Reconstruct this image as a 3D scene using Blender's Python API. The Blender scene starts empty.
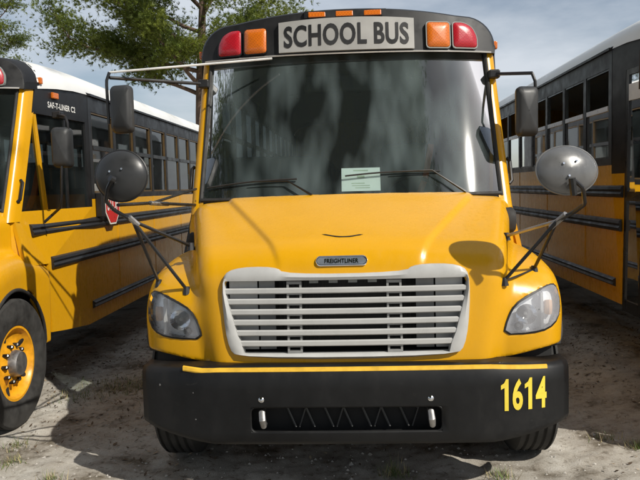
import bpy, bmesh, math, random
import numpy as np
from mathutils import Vector, Matrix
random.seed(7); RNG = np.random.default_rng(7)
R = math.radians
scene = bpy.context.scene
col = scene.collection

# ------------------------------------------------------------------ camera
F_PX = 700.0; CAM = np.array([0.04, -3.75, 1.75]); VPX, VPY = 355.0, 186.0; ROLL = R(1.5)
_d = np.array([(VPX-320)/F_PX, (VPY-240)/F_PX, 1.0]); _d /= np.linalg.norm(_d)
_x = np.array([math.cos(ROLL), -math.sin(ROLL), 0.0]); _x -= _d*_x.dot(_d); _x /= np.linalg.norm(_x)
_z = np.cross(_x, _d)
if _z[1] > 0: _z = -_z
CM = np.stack([_x, _d, _z])                      # camera axes -> world axes
def at(px, py, Y):                               # a photo pixel at depth plane Y (world)
    r = CM @ np.array([(px-320)/F_PX, (py-240)/F_PX, 1.0])
    return CAM + r*(Y-CAM[1])/r[1]
def at_ground(px, py, Z=0.0):
    r = CM @ np.array([(px-320)/F_PX, (py-240)/F_PX, 1.0])
    return CAM + r*(Z-CAM[2])/r[2]
cd = bpy.data.cameras.new('camera'); cam = bpy.data.objects.new('camera', cd); col.objects.link(cam)
cd.sensor_width = 36; cd.lens = 36*F_PX/640; cd.clip_start = 0.05; cd.clip_end = 3000
rt, dn, fw = CM[:, 0], CM[:, 1], CM[:, 2]
cam.matrix_world = Matrix(((rt[0], -dn[0], -fw[0], CAM[0]), (rt[1], -dn[1], -fw[1], CAM[1]), (rt[2], -dn[2], -fw[2], CAM[2]), (0, 0, 0, 1)))
scene.camera = cam

# ------------------------------------------------------------------ light
SUN = Vector((-0.50, 0.385, -0.57)).normalized()   # the way the light travels
sd = bpy.data.lights.new('sun', 'SUN'); sd.energy = 5.0; sd.angle = R(0.55); sd.color = (1.0, 0.95, 0.86)
so = bpy.data.objects.new('sun', sd); col.objects.link(so)
so.rotation_euler = SUN.to_track_quat('-Z', 'Y').to_euler(); so.location = (8, -6, 12)
world = bpy.data.worlds.new('World'); scene.world = world; world.use_nodes = True
wn = world.node_tree.nodes; wl = world.node_tree.links
for n in list(wn): wn.remove(n)
w_out = wn.new('ShaderNodeOutputWorld'); w_bg = wn.new('ShaderNodeBackground')
sky = wn.new('ShaderNodeTexSky'); sky.sky_type = 'NISHITA'; sky.sun_disc = False
sky.sun_elevation = math.asin(-SUN.z); sky.sun_rotation = math.atan2(-SUN.x, -SUN.y)
sky.dust_density = 1.0; sky.air_density = 1.0
w_tc = wn.new('ShaderNodeTexCoord'); w_map = wn.new('ShaderNodeMapping'); w_map.inputs['Scale'].default_value = (1.0, 1.0, 3.2)
w_map.inputs['Location'].default_value = (0.4, 0.9, 0.0)
w_n = wn.new('ShaderNodeTexNoise'); w_n.inputs['Scale'].default_value = 2.3; w_n.inputs['Detail'].default_value = 7; w_n.inputs['Roughness'].default_value = 0.55
w_r = wn.new('ShaderNodeValToRGB'); w_r.color_ramp.elements[0].position = 0.40; w_r.color_ramp.elements[1].position = 0.64
w_r.color_ramp.elements[0].color = (0.22, 0.22, 0.22, 1); w_r.color_ramp.elements[1].color = (0.9, 0.9, 0.9, 1)
w_mix = wn.new('ShaderNodeMix'); w_mix.data_type = 'RGBA'
w_mix.inputs['B'].default_value = (8.8, 9.4, 10.2, 1)
wl.new(w_tc.outputs['Generated'], w_map.inputs['Vector']); wl.new(w_map.outputs['Vector'], w_n.inputs['Vector'])
wl.new(w_n.outputs['Fac'], w_r.inputs['Fac']); wl.new(w_r.outputs['Color'], w_mix.inputs['Factor'])
wl.new(sky.outputs['Color'], w_mix.inputs['A']); wl.new(w_mix.outputs['Result'], w_bg.inputs['Color'])
w_bg.inputs['Strength'].default_value = 0.088
wl.new(w_bg.outputs['Background'], w_out.inputs['Surface'])
vs = scene.view_settings; vs.view_transform = 'Standard'; vs.look = 'None'; vs.gamma = 1.0; vs.exposure = -0.12; vs.use_curve_mapping = False
scene.render.resolution_x = 1024; scene.render.resolution_y = 768
scene.cycles.transparent_max_bounces = 16

# ------------------------------------------------------------------ helpers
def tag(o, label=None, cat=None, group=None, kind=None):
    if label: o['label'] = label
    if cat: o['category'] = cat
    if group: o['group'] = group
    if kind: o['kind'] = kind
    return o
def empty(name, loc, rz=0):
    o = bpy.data.objects.new(name, None); col.objects.link(o); o.location = loc; o.rotation_euler = (0, 0, rz); o.empty_display_size = 0.3
    return o
class MB:
    def __init__(s): s.v = []; s.f = []; s.mi = []; s.cur = 0
    def add(s, vs, fs):
        b = len(s.v); s.v.extend([tuple(map(float, p)) for p in vs])
        for f in fs: s.f.append(tuple(b+i for i in f)); s.mi.append(s.cur)
        return s
    def box(s, x0, x1, y0, y1, z0, z1):
        return s.add([(x0,y0,z0),(x1,y0,z0),(x1,y1,z0),(x0,y1,z0),(x0,y0,z1),(x1,y0,z1),(x1,y1,z1),(x0,y1,z1)],
                     [(0,3,2,1),(4,5,6,7),(0,1,5,4),(1,2,6,5),(2,3,7,6),(3,0,4,7)])
    def tube(s, pts, r, n=8, caps=True):
        pts = [np.array(p, float) for p in pts]; m = len(pts)
        rs = r if hasattr(r, '__len__') else [r]*m
        vs = []; prev = None
        for i, p in enumerate(pts):
            t = pts[min(i+1, m-1)]-pts[max(i-1, 0)]; t /= max(np.linalg.norm(t), 1e-9)
            if prev is None:
                u = np.cross(t, (0, 0, 1.0)) if abs(t[2]) < 0.9 else np.cross(t, (1.0, 0, 0))
            else: u = prev-t*prev.dot(t)
            u /= max(np.linalg.norm(u), 1e-9); prev = u; w = np.cross(t, u)
            for k in range(n):
                a = 2*math.pi*k/n; vs.append(p+rs[i]*(math.cos(a)*u+math.sin(a)*w))
        fs = [(i*n+k, i*n+(k+1)%n, (i+1)*n+(k+1)%n, (i+1)*n+k) for i in range(m-1) for k in range(n)]
        if caps: fs.append(tuple(reversed(range(n)))); fs.append(tuple((m-1)*n+k for k in range(n)))
        return s.add(vs, fs)
    def grid(s, P, closed_u=False):            # P[i][j] points
        nu = len(P); nv = len(P[0]); vs = [p for row in P for p in row]
        fs = [(i*nv+j, ((i+1) % nu)*nv+j, ((i+1) % nu)*nv+j+1, i*nv+j+1) for i in range(nu if closed_u else nu-1) for j in range(nv-1)]
        return s.add(vs, fs)
    def prism(s, poly, axis, a0, a1):          # poly of 2D points; axis 'x': (y,z), 'y': (x,z), 'z': (x,y)
        def P(p, a): return (a, p[0], p[1]) if axis == 'x' else ((p[0], a, p[1]) if axis == 'y' else (p[0], p[1], a))
        n = len(poly)
        return s.add([P(p, a0) for p in poly]+[P(p, a1) for p in poly],
                     [tuple(range(n)), tuple(reversed(range(n, 2*n)))]+[(i, n+i, n+(i+1) % n, (i+1) % n) for i in range(n)])
    def lathe_x(s, prof, cy, cz, n=48, x_sign=1, cx=0.0):   # prof [(x, r)] turned about an axis along X
        P = []
        for k in range(n):
            a = 2*math.pi*k/n
            P.append([(cx+x_sign*x, cy+r*math.cos(a), cz+r*math.sin(a)) for x, r in prof])
        return s.grid(P, True)
    def build(s, name, mat, parent=None, smooth=False, bevel=0, sharp=35):
        me = bpy.data.meshes.new(name); me.from_pydata(s.v, [], s.f); me.update()
        mats = mat if isinstance(mat, (list, tuple)) else [mat]
        for m in mats: me.materials.append(M[m] if isinstance(m, str) else m)
        if len(mats) > 1: me.polygons.foreach_set('material_index', s.mi)
        bm = bmesh.new(); bm.from_mesh(me); bmesh.ops.recalc_face_normals(bm, faces=bm.faces); bm.to_mesh(me); bm.free()
        o = bpy.data.objects.new(name, me); col.objects.link(o)
        if parent: o.parent = parent
        if smooth:
            me.polygons.foreach_set('use_smooth', [True]*len(me.polygons)); me.set_sharp_from_angle(angle=R(sharp))
        if bevel:
            b = o.modifiers.new('bevel', 'BEVEL'); b.width = bevel; b.segments = 2; b.limit_method = 'ANGLE'; b.angle_limit = R(40)
        return o
def children_of(o): return [c for c in bpy.data.objects if c.parent == o]
def copy_tree(o, parent=None, kids=None):
    if kids is None:
        kids = {}
        for c in bpy.data.objects:
            if c.parent: kids.setdefault(c.parent.name, []).append(c)
    c = o.copy(); col.objects.link(c); c.parent = parent
    for ch in kids.get(o.name, []): copy_tree(ch, c, kids)
    return c
def text_mesh(body, width, height, bold=0.0):
    """flat lettering, fitted to width x height, centred: list of verts (u,v), faces"""
    cu = bpy.data.curves.new('lettering', 'FONT'); cu.body = body; cu.size = 1; cu.offset = bold; cu.resolution_u = 4
    cu.space_character = 1.06
    o = bpy.data.objects.new('lettering', cu); col.objects.link(o)
    dg = bpy.context.evaluated_depsgraph_get(); me = bpy.data.meshes.new_from_object(o.evaluated_get(dg))
    bm = bmesh.new(); bm.from_mesh(me); bmesh.ops.triangulate(bm, faces=bm.faces)
    vs = np.array([v.co[:2] for v in bm.verts]); fs = [tuple(v.index for v in f.verts) for f in bm.faces]; bm.free()
    bpy.data.objects.remove(o); bpy.data.curves.remove(cu); bpy.data.meshes.remove(me)
    lo = vs.min(0); hi = vs.max(0); vs = (vs-lo)/(hi-lo)-0.5
    vs[:, 0] *= width; vs[:, 1] *= height
    return vs, fs

# ------------------------------------------------------------------ materials
M = {}
def new_mat(name):
    m = bpy.data.materials.new(name); m.use_nodes = True; M[name] = m
    return m, m.node_tree.nodes, m.node_tree.links, m.node_tree.nodes['Principled BSDF']
def noise(n, l, scale, detail=4, rough=0.55, vec='Object', sc=(1, 1, 1)):
    tc = n.new('ShaderNodeTexCoord'); mp = n.new('ShaderNodeMapping'); mp.inputs['Scale'].default_value = sc
    t = n.new('ShaderNodeTexNoise'); t.inputs['Scale'].default_value = scale; t.inputs['Detail'].default_value = detail; t.inputs['Roughness'].default_value = rough
    l.new(tc.outputs[vec], mp.inputs['Vector']); l.new(mp.outputs['Vector'], t.inputs['Vector'])
    return t
def ramp(n, l, src, stops):
    r = n.new('ShaderNodeValToRGB'); e = r.color_ramp.elements
    while len(e) < len(stops): e.new(0.5)
    for i, (p, c) in enumerate(stops):
        e[i].position = p; e[i].color = (*c, 1) if len(c) == 3 else c
    l.new(src, r.inputs['Fac']); return r
def bump(n, l, src, strength, dist, bsdf):
    b = n.new('ShaderNodeBump'); b.inputs['Strength'].default_value = strength; b.inputs['Distance'].default_value = dist
    l.new(src, b.inputs['Height']); l.new(b.outputs['Normal'], bsdf.inputs['Normal'])
def simple(name, c, rough, metal=0.0, var=0.15, scale=6.0, bmp=0.0, spec=0.5, coat=0.0, sc=(1, 1, 1), rvar=0.15):
    m, n, l, b = new_mat(name)
    t = noise(n, l, scale, 5, 0.6, sc=sc)
    lo = tuple(max(0, x*(1-var)) for x in c); hi = tuple(min(1, x*(1+var)) for x in c)
    r = ramp(n, l, t.outputs['Fac'], [(0.3, lo), (0.7, hi)]); l.new(r.outputs['Color'], b.inputs['Base Color'])
    rr = ramp(n, l, t.outputs['Fac'], [(0.3, (max(0.02, rough-rvar),)*3), (0.75, (min(1, rough+rvar),)*3)]); l.new(rr.outputs['Color'], b.inputs['Roughness'])
    b.inputs['Metallic'].default_value = metal; b.inputs['Specular IOR Level'].default_value = spec; b.inputs['Coat Weight'].default_value = coat
    b.inputs['Coat Roughness'].default_value = 0.08
    if bmp: bump(n, l, t.outputs['Fac'], bmp, 0.01, b)
    return m
# bus paint with road film gathering low down in patches
def paint(name, c, dirt):
    m, n, l, b = new_mat(name)
    t = noise(n, l, 3.0, 6, 0.65); t2 = noise(n, l, 22.0, 5, 0.6, sc=(1, 1, 0.35))
    base = ramp(n, l, t.outputs['Fac'], [(0.3, tuple(x*0.93 for x in c)), (0.7, c)])
    mx = n.new('ShaderNodeMix'); mx.data_type = 'RGBA'; mx.inputs['B'].default_value = (*dirt, 1)
    fr = ramp(n, l, t2.outputs['Fac'], [(0.55, (0, 0, 0)), (0.85, (0.10, 0.10, 0.10))])
    l.new(base.outputs['Color'], mx.inputs['A']); l.new(fr.outputs['Color'], mx.inputs['Factor']); l.new(mx.outputs['Result'], b.inputs['Base Color'])
    rr = ramp(n, l, t2.outputs['Fac'], [(0.35, (0.24,)*3), (0.75, (0.36,)*3)]); l.new(rr.outputs['Color'], b.inputs['Roughness'])
    b.inputs['Coat Weight'].default_value = 0.12; b.inputs['Coat Roughness'].default_value = 0.12; b.inputs['Specular IOR Level'].default_value = 0.35
    t3 = noise(n, l, 2.2, 2, 0.4); bump(n, l, t3.outputs['Fac'], 0.03, 0.02, b)
    return m
paint('yellow', (0.67, 0.335, 0.006), (0.42, 0.27, 0.08))
simple('black_plastic', (0.016, 0.016, 0.017), 0.45, var=0.35, scale=9, bmp=0.05)
m, n, l, b = new_mat('bumper_black')
t1 = noise(n, l, 2.4, 7, 0.7, sc=(1, 1, 0.6)); t2 = noise(n, l, 26, 6, 0.75, sc=(0.5, 0.5, 1.6))
r1 = ramp(n, l, t1.outputs['Fac'], [(0.35, (0.004, 0.0042, 0.0046)), (0.55, (0.0065, 0.0066, 0.007)), (0.75, (0.018, 0.017, 0.016))])
r2 = ramp(n, l, t2.outputs['Fac'], [(0.62, (0, 0, 0)), (0.76, (0.5, 0.5, 0.5))]); mx = n.new('ShaderNodeMix'); mx.data_type = 'RGBA'; mx.inputs['B'].default_value = (0.045, 0.042, 0.038, 1)
l.new(r1.outputs['Color'], mx.inputs['A']); l.new(r2.outputs['Color'], mx.inputs['Factor']); l.new(mx.outputs['Result'], b.inputs['Base Color'])
rr = ramp(n, l, t1.outputs['Fac'], [(0.35, (0.38,)*3), (0.7, (0.68,)*3)]); l.new(rr.outputs['Color'], b.inputs['Roughness']); b.inputs['Specular IOR Level'].default_value = 0.35
t3 = noise(n, l, 3.0, 3, 0.5); bump(n, l, t3.outputs['Fac'], 0.12, 0.02, b)
simple('cap_black', (0.014, 0.014, 0.015), 0.45, var=0.3, scale=7, spec=0.4)
simple('liner', (0.012, 0.012, 0.012), 0.9, var=0.4)
simple('black_metal', (0.014, 0.014, 0.015), 0.35, var=0.3)
simple('rubber', (0.022, 0.021, 0.02), 0.75, var=0.35, scale=14, bmp=0.2)
simple('tyre_rubber', (0.03, 0.029, 0.027), 0.85, var=0.5, scale=11, bmp=0.3)
simple('white_roof', (0.78, 0.78, 0.76), 0.4, var=0.05, scale=2)
simple('grille_grey', (0.46, 0.46, 0.45), 0.35, metal=0.0, var=0.06, scale=8)
simple('pale_amber', (0.60, 0.36, 0.20), 0.4)
simple('lattice_grey', (0.07, 0.07, 0.068), 0.6)
simple('bracket_grey', (0.24, 0.24, 0.235), 0.5, var=0.2)
simple('chrome', (0.72, 0.73, 0.75), 0.14, metal=1.0, var=0.08, scale=10, rvar=0.06)
simple('silver_sign', (0.36, 0.355, 0.34), 0.45, metal=0.1, var=0.06, scale=4)
simple('letter_black', (0.012, 0.012, 0.013), 0.5)
simple('number_yellow', (0.80, 0.62, 0.06), 0.45, var=0.08)
simple('tape_yellow', (0.80, 0.47, 0.04), 0.4, var=0.2, scale=12)
simple('white_letter', (0.75, 0.74, 0.7), 0.5)
simple('rim_yellow', (0.72, 0.33, 0.012), 0.4, var=0.25, scale=14)
simple('steel', (0.33, 0.32, 0.31), 0.4, metal=0.8, var=0.3, scale=16)
simple('mirror_grey', (0.16, 0.16, 0.16), 0.36, metal=0.3, var=0.15, scale=9)
simple('mirror_black', (0.026, 0.027, 0.028), 0.48, var=0.25)
simple('sash_silver', (0.68, 0.68, 0.67), 0.35, metal=0.15)
simple('sash_bronze', (0.12, 0.075, 0.03), 0.45, metal=0.3)
simple('seat_vinyl', (0.035, 0.05, 0.045), 0.5, var=0.2)
simple('dash_grey', (0.085, 0.095, 0.09), 0.7, var=0.2)
simple('floor_dark', (0.03, 0.03, 0.03), 0.8)
simple('interior_grey', (0.22, 0.23, 0.22), 0.6)
simple('orange_cloth', (0.55, 0.13, 0.01), 0.7)
simple('stop_red', (0.55, 0.02, 0.02), 0.4, var=0.1)
simple('paper', (0.93, 0.97, 0.96), 0.8, var=0.05)
simple('paper_ink', (0.55, 0.62, 0.50), 0.8)
simple('radiator', (0.05, 0.05, 0.048), 0.6, var=0.4, scale=30)
simple('reflector', (0.85, 0.86, 0.88), 0.35, metal=0.2, var=0.05, scale=30)
simple('badge_blue', (0.22, 0.25, 0.29), 0.3, metal=0.5)
def lens(name, c, rough=0.2):
    m, n, l, b = new_mat(name)
    tc = n.new('ShaderNodeTexCoord'); v = n.new('ShaderNodeTexChecker'); v.inputs['Scale'].default_value = 90
    v.inputs['Color1'].default_value = (*c, 1); v.inputs['Color2'].default_value = (*[x*0.8 for x in c], 1)
    l.new(tc.outputs['Object'], v.inputs['Vector']); l.new(v.outputs['Color'], b.inputs['Base Color'])
    b.inputs['Roughness'].default_value = rough; b.inputs['Coat Weight'].default_value = 0.6; b.inputs['Subsurface Weight'].default_value = 0.15
    b.inputs['Subsurface Radius'].default_value = (0.02, 0.01, 0.005)
    bump(n, l, v.outputs['Fac'], 0.15, 0.003, b)
lens('red_lens', (0.48, 0.010, 0.022), 0.3); lens('amber_lens', (0.68, 0.16, 0.008), 0.3)
def glass(name, tint, dust_sheen, rough=0.02, ior=1.5, smear=0.0, dcol=(0.46, 0.58, 0.59)):
    m, n, l, b = new_mat(name); n.remove(b); out = n['Material Output']
    tr = n.new('ShaderNodeBsdfTransparent'); tr.inputs['Color'].default_value = (*tint, 1)
    gl = n.new('ShaderNodeBsdfGlossy'); gl.inputs['Roughness'].default_value = rough; gl.inputs['Color'].default_value = (1, 1, 1, 1)
    fr = n.new('ShaderNodeFresnel'); fr.inputs['IOR'].default_value = ior
    mx = n.new('ShaderNodeMixShader'); l.new(fr.outputs['Fac'], mx.inputs['Fac']); l.new(tr.outputs[0], mx.inputs[1]); l.new(gl.outputs[0], mx.inputs[2])
    df = n.new('ShaderNodeBsdfDiffuse'); df.inputs['Color'].default_value = (*dcol, 1)
    t = noise(n, l, 2.2, 2.5, 0.5, sc=(2.0, 1, 0.6)); r = ramp(n, l, t.outputs['Fac'], [(0.45, (dust_sheen*0.12,)*3), (0.70, (dust_sheen,)*3)])  # pale streaks paint milky sky reflections into the colour, over thin dust
    m2 = n.new('ShaderNodeMixShader'); l.new(r.outputs['Color'], m2.inputs['Fac']); l.new(mx.outputs[0], m2.inputs[1]); l.new(df.outputs[0], m2.inputs[2])
    tb = noise(n, l, 1.6, 2, 0.4, sc=(1.6, 1, 0.6)); bp = n.new('ShaderNodeBump'); bp.inputs['Strength'].default_value = 0.06; bp.inputs['Distance'].default_value = 0.05
    l.new(tb.outputs['Fac'], bp.inputs['Height']); l.new(bp.outputs['Normal'], gl.inputs['Normal'])
    if smear:                                     # thin wiper film that spreads highlights
        an = n.new('ShaderNodeBsdfGlossy'); an.inputs['Roughness'].default_value = 0.05; an.inputs['Color'].default_value = (1, 1, 1, 1)
        m4 = n.new('ShaderNodeMixShader'); m4.inputs['Fac'].default_value = smear; l.new(m2.outputs[0], m4.inputs[1]); l.new(an.outputs[0], m4.inputs[2]); m2 = m4
    l.new(m2.outputs[0], out.inputs['Surface'])
glass('windshield_glass', (0.62, 0.70, 0.67), 0.17, 0.012, 1.52, 0.01)
glass('side_glass', (0.10, 0.11, 0.12), 0.04, 0.03, 1.38)
glass('driver_glass', (0.6, 0.66, 0.64), 0.03, 0.02, 1.5)
glass('lamp_glass', (0.97, 0.98, 0.98), 0.30, 0.05, 1.45, 0.0, (0.80, 0.80, 0.85))

# ------------------------------------------------------------------ ground
def gheight(x, y):
    h = 0.035*np.sin(x*0.9+1.0)*np.sin(y*0.7)+0.02*np.sin(2.3*x+0.7*y)*np.sin(1.9*y-1.1*x+0.5)
    far = np.clip((np.hypot(x, y)-2.5)/6, 0, 1)
    base = h*0.35*np.exp(-(np.hypot(x, y)/25)**2)
    rise = 0.14/(1+np.exp(-(x-2.15)*6.0))*np.exp(-np.clip(np.hypot(x-3.4, np.maximum(0, y-6))-6, 0, None)/5)
    rise = rise-0.05/(1+np.exp((x+1.95)*7.0))*np.exp(-np.clip(np.hypot(x+3.7, np.maximum(0, y-6))-6, 0, None)/5)
    return base*far+rise
def axis_pts(lo, hi, step, ends):
    a = list(np.arange(lo, hi+1e-6, step)); s = step
    x = a[-1]; up = []
    while x < ends: s *= 1.22; x += s; up.append(x)
    s = step; x = a[0]; dnl = []
    while x > -ends: s *= 1.22; x -= s; dnl.append(x)
    return np.array(dnl[::-1]+a+up)
gx = axis_pts(-3.4, 3.4, 0.03, 900); gy = axis_pts(-0.6, 3.6, 0.03, 900)
GX, GY = np.meshgrid(gx, gy, indexing='ij')
def vnoise(x, y, seed):                       # value noise
    xi = np.floor(x).astype(int); yi = np.floor(y).astype(int); fx = x-xi; fy = y-yi
    fx = fx*fx*(3-2*fx); fy = fy*fy*(3-2*fy)
    def h(i, j):
        v = (i*374761393+j*668265263+seed*974711) & 0x7fffffff
        v = ((v ^ (v >> 13))*1274126177) & 0x7fffffff
        return ((v ^ (v >> 16)) & 0xffff)/65535.0
    return (h(xi, yi)*(1-fx)+h(xi+1, yi)*fx)*(1-fy)+(h(xi, yi+1)*(1-fx)+h(xi+1, yi+1)*fx)*fy
near = np.exp(-np.clip(np.hypot(GX, GY-1.5)-5, 0, None))
GZ = gheight(GX, GY)+near*((vnoise(GX*5, GY*5, 1)-0.5)*0.022+(vnoise(GX*13, GY*13, 2)-0.5)*0.014+(vnoise(GX*29, GY*29, 3)-0.5)*0.008)
m, n, l, b = new_mat('sandy_soil')
t1 = noise(n, l, 1.7, 7, 0.68); t2 = noise(n, l, 14, 8, 0.7); t3 = noise(n, l, 120, 4, 0.7)
c1 = ramp(n, l, t1.outputs['Fac'], [(0.36, (0.17, 0.145, 0.11)), (0.46, (0.42, 0.39, 0.345)), (0.6, (0.57, 0.545, 0.495)), (0.75, (0.63, 0.605, 0.56))])
c2 = ramp(n, l, t2.outputs['Fac'], [(0.34, (0.25, 0.21, 0.16)), (0.45, (0.85, 0.83, 0.79)), (0.7, (1, 1, 1))])
c3 = ramp(n, l, t3.outputs['Fac'], [(0.3, (0.55, 0.53, 0.5)), (0.55, (1, 1, 1))])
mm = n.new('ShaderNodeMix'); mm.data_type = 'RGBA'; mm.blend_type = 'MULTIPLY'; mm.inputs['Factor'].default_value = 0.75
l.new(c1.outputs['Color'], mm.inputs['A']); l.new(c2.outputs['Color'], mm.inputs['B'])
m3 = n.new('ShaderNodeMix'); m3.data_type = 'RGBA'; m3.blend_type = 'MULTIPLY'; m3.inputs['Factor'].default_value = 0.7
l.new(mm.outputs['Result'], m3.inputs['A']); l.new(c3.outputs['Color'], m3.inputs['B']); l.new(m3.outputs['Result'], b.inputs['Base Color'])
b.inputs['Roughness'].default_value = 0.95; b.inputs['Specular IOR Level'].default_value = 0.2
bump(n, l, t3.outputs['Fac'], 0.5, 0.01, b)
nx, ny = GX.shape
me = bpy.data.meshes.new('ground')
idx = np.arange(nx*ny).reshape(nx, ny)
quads = np.stack([idx[:-1, :-1], idx[1:, :-1], idx[1:, 1:], idx[:-1, 1:]], -1).reshape(-1, 4)
me.from_pydata(np.stack([GX, GY, GZ], -1).reshape(-1, 3).tolist(), [], quads.tolist()); me.materials.append(M['sandy_soil'])
me.polygons.foreach_set('use_smooth', [True]*len(me.polygons)); me.update()
ground = bpy.data.objects.new('ground', me); col.objects.link(ground); tag(ground, kind='structure')

def gz(x, y): return float(gheight(np.array(x), np.array(y)))
# ------------------------------------------------------------------ bus shapes
HW = 1.2                                         # half width of the body
def sstep(t): t = np.clip(t, 0, 1); return t*t*(3-2*t)
def smax(a, b, k): h = np.clip(0.5-0.5*(b-a)/k, 0, 1); return b*(1-h)+a*h+k*h*(1-h)
def smin(a, b, k): return -smax(-a, -b, k)
def ws_base(x): return 0.95+0.19*(np.abs(x)/1.08)**2.4       # plan of the windshield foot
def ws_y(x, z): u = z-1.68; return ws_base(x)+0.455*u-0.03*u*u
WHEEL_Y, WHEEL_Z, WHEEL_R = 0.86, 0.5, 0.5
def hood_front(a, z): return 0.09+0.05*a*a+0.10*(z-0.75)
GX0 = -0.03                                      # the grille sits a little off the middle
GR_OUT = [(-0.605,0.795),(0.605,0.795),(0.675,0.87),(0.705,1.23),(0.65,1.305),(0.39,1.31),(0.335,1.265),(-0.335,1.265),(-0.39,1.31),(-0.65,1.305),(-0.705,1.23),(-0.675,0.87)]
def gr_half(z): return 0.585+0.11*np.clip((z-0.82)/0.4, 0, 1)
HL = [(0.86,0.892),(1.02,0.893),(1.13,0.91),(1.195,0.955),(1.218,1.04),(1.208,1.125),(1.175,1.152),(1.12,1.142),(1.02,1.105),(0.93,1.06),(0.885,0.985)]
def hood_field(X, Y, Z, recess=True):
    a = np.sqrt(X*X+1e-5)
    t = smin(np.clip((Y-0.12)/0.84, -0.2, 1.6), 1.0, 0.12)
    top = 1.385+0.335*np.sign(t)*np.abs(t)**0.95-0.055*(a/1.1)**2
    edge = 0.36+0.44*np.clip(t, 0, 1.2)                     # raised centre panel of the hood
    top = top-0.020*sstep((a-edge)/0.035)
    w = 0.80+0.06*np.clip((Z-0.75)/0.5, 0, 1)+0.235*np.clip(Y-0.1, 0, 1.2)
    h = smax(hood_front(a, Z)-Y, (Z-top)*0.92, 0.15)
    h = smax(h, a-w, 0.11)
    ft = 1.385-0.32*(Y-0.98)**2-0.22*np.clip(a-0.9, 0, None)
    ff = 0.185+0.03*a*a+0.60*np.clip(a-0.86, 0, None)**2+0.30*np.clip(Z-0.98, 0, None)**1.5
    q = smax(ff-Y, Z-ft, 0.16); q = smax(q, a-1.255+0.04*sstep((Y-0.5)/0.6)+0.05*np.clip(0.95-Z, 0, 1), 0.16)
    d = smin(h, q, 0.055)
    bot = 0.755+0.05*sstep((a-0.8)/0.4)-0.28*sstep((Y-1.30)/0.06)
    d = smax(d, bot-Z, 0.016)
    wb = ws_base(a)-0.02; d = smax(d, Y-(wb+(1.53-wb)*sstep((1.33-Z)/0.10)), 0.016)
    arch = np.maximum(np.sqrt((Y-WHEEL_Y)**2+(Z-WHEEL_Z)**2)-0.56, 0.72-a)
    arch2 = np.maximum(np.maximum(np.abs(Y-WHEEL_Y)-0.56, Z-WHEEL_Z), 0.72-a)
    d = smax(d, -np.minimum(arch, arch2), 0.014)
    if recess:
        g = np.maximum(np.maximum(np.abs(X-GX0)-gr_half(Z)-0.004+0.03*sstep((Z-1.17)/0.06), np.abs(Z-1.027)-0.210), Y-0.42)
        d = np.maximum(d, -g)
    return d
    nt = np.maximum(np.sqrt((X/0.10)**2+((Y-0.55)/0.022)**2)-1, np.abs(Z-top)-0.02)*0.02   # thumb notch
    d = np.maximum(d, -nt)
    return d
def ysurf(x, z):                                  # front-most paint at (x, z)
    ys = np.arange(-0.05, 1.45, 0.004)
    v = hood_field(np.full_like(ys, x), ys, np.full_like(ys, z), False); k = np.argmax(v < 0)
    if v[k] >= 0: return 0.5
    if k == 0: return ys[0]
    return ys[k-1]+0.004*v[k-1]/(v[k-1]-v[k])
def in_poly(px, pz, poly):
    ins = np.zeros(np.shape(px), bool); n = len(poly); j = n-1
    for i in range(n):
        xi, zi = poly[i]; xj, zj = poly[j]
        c = ((zi > pz) != (zj > pz)) & (px < (xj-xi)*(pz-zi)/(zj-zi+1e-12)+xi); ins ^= c; j = i
    return ins
def poly_sd(px, pz, poly):
    d = np.full(np.shape(px), 9.0); n = len(poly)
    for i in range(n):
        ax, az = poly[i]; bx, bz = poly[(i+1) % n]; ex, ez = bx-ax, bz-az
        t = np.clip(((px-ax)*ex+(pz-az)*ez)/(ex*ex+ez*ez), 0, 1); d = np.minimum(d, np.hypot(px-ax-t*ex, pz-az-t*ez))
    return np.where(in_poly(px, pz, poly), -d, d)
def smooth_poly(poly, it=2):
    for _ in range(it):
        q = []
        for i in range(len(poly)):
            p = np.array(poly[i]); r = np.array(poly[(i+1) % len(poly)]); q += [tuple(p*0.75+r*0.25), tuple(p*0.25+r*0.75)]
        poly = q
    return poly
HLS = smooth_poly(HL, 1)
def hood_full(X, Y, Z):
    d = hood_field(X, Y, Z)
    shell = hood_field(X, Y-0.085, Z, False)      # headlamp bucket: lamp outline cut 8 cm into the fender
    hl = np.maximum(poly_sd(np.abs(X), Z, HLS), -shell*1.0-0.0)
    cut = np.maximum(poly_sd(np.abs(X), Z, HLS), -shell)
    cut = np.maximum(poly_sd(np.abs(X), Z, HLS), -hood_field(X, Y-0.085, Z, False)*-1.0*-1.0)
    return np.maximum(d, -cut)
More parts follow.
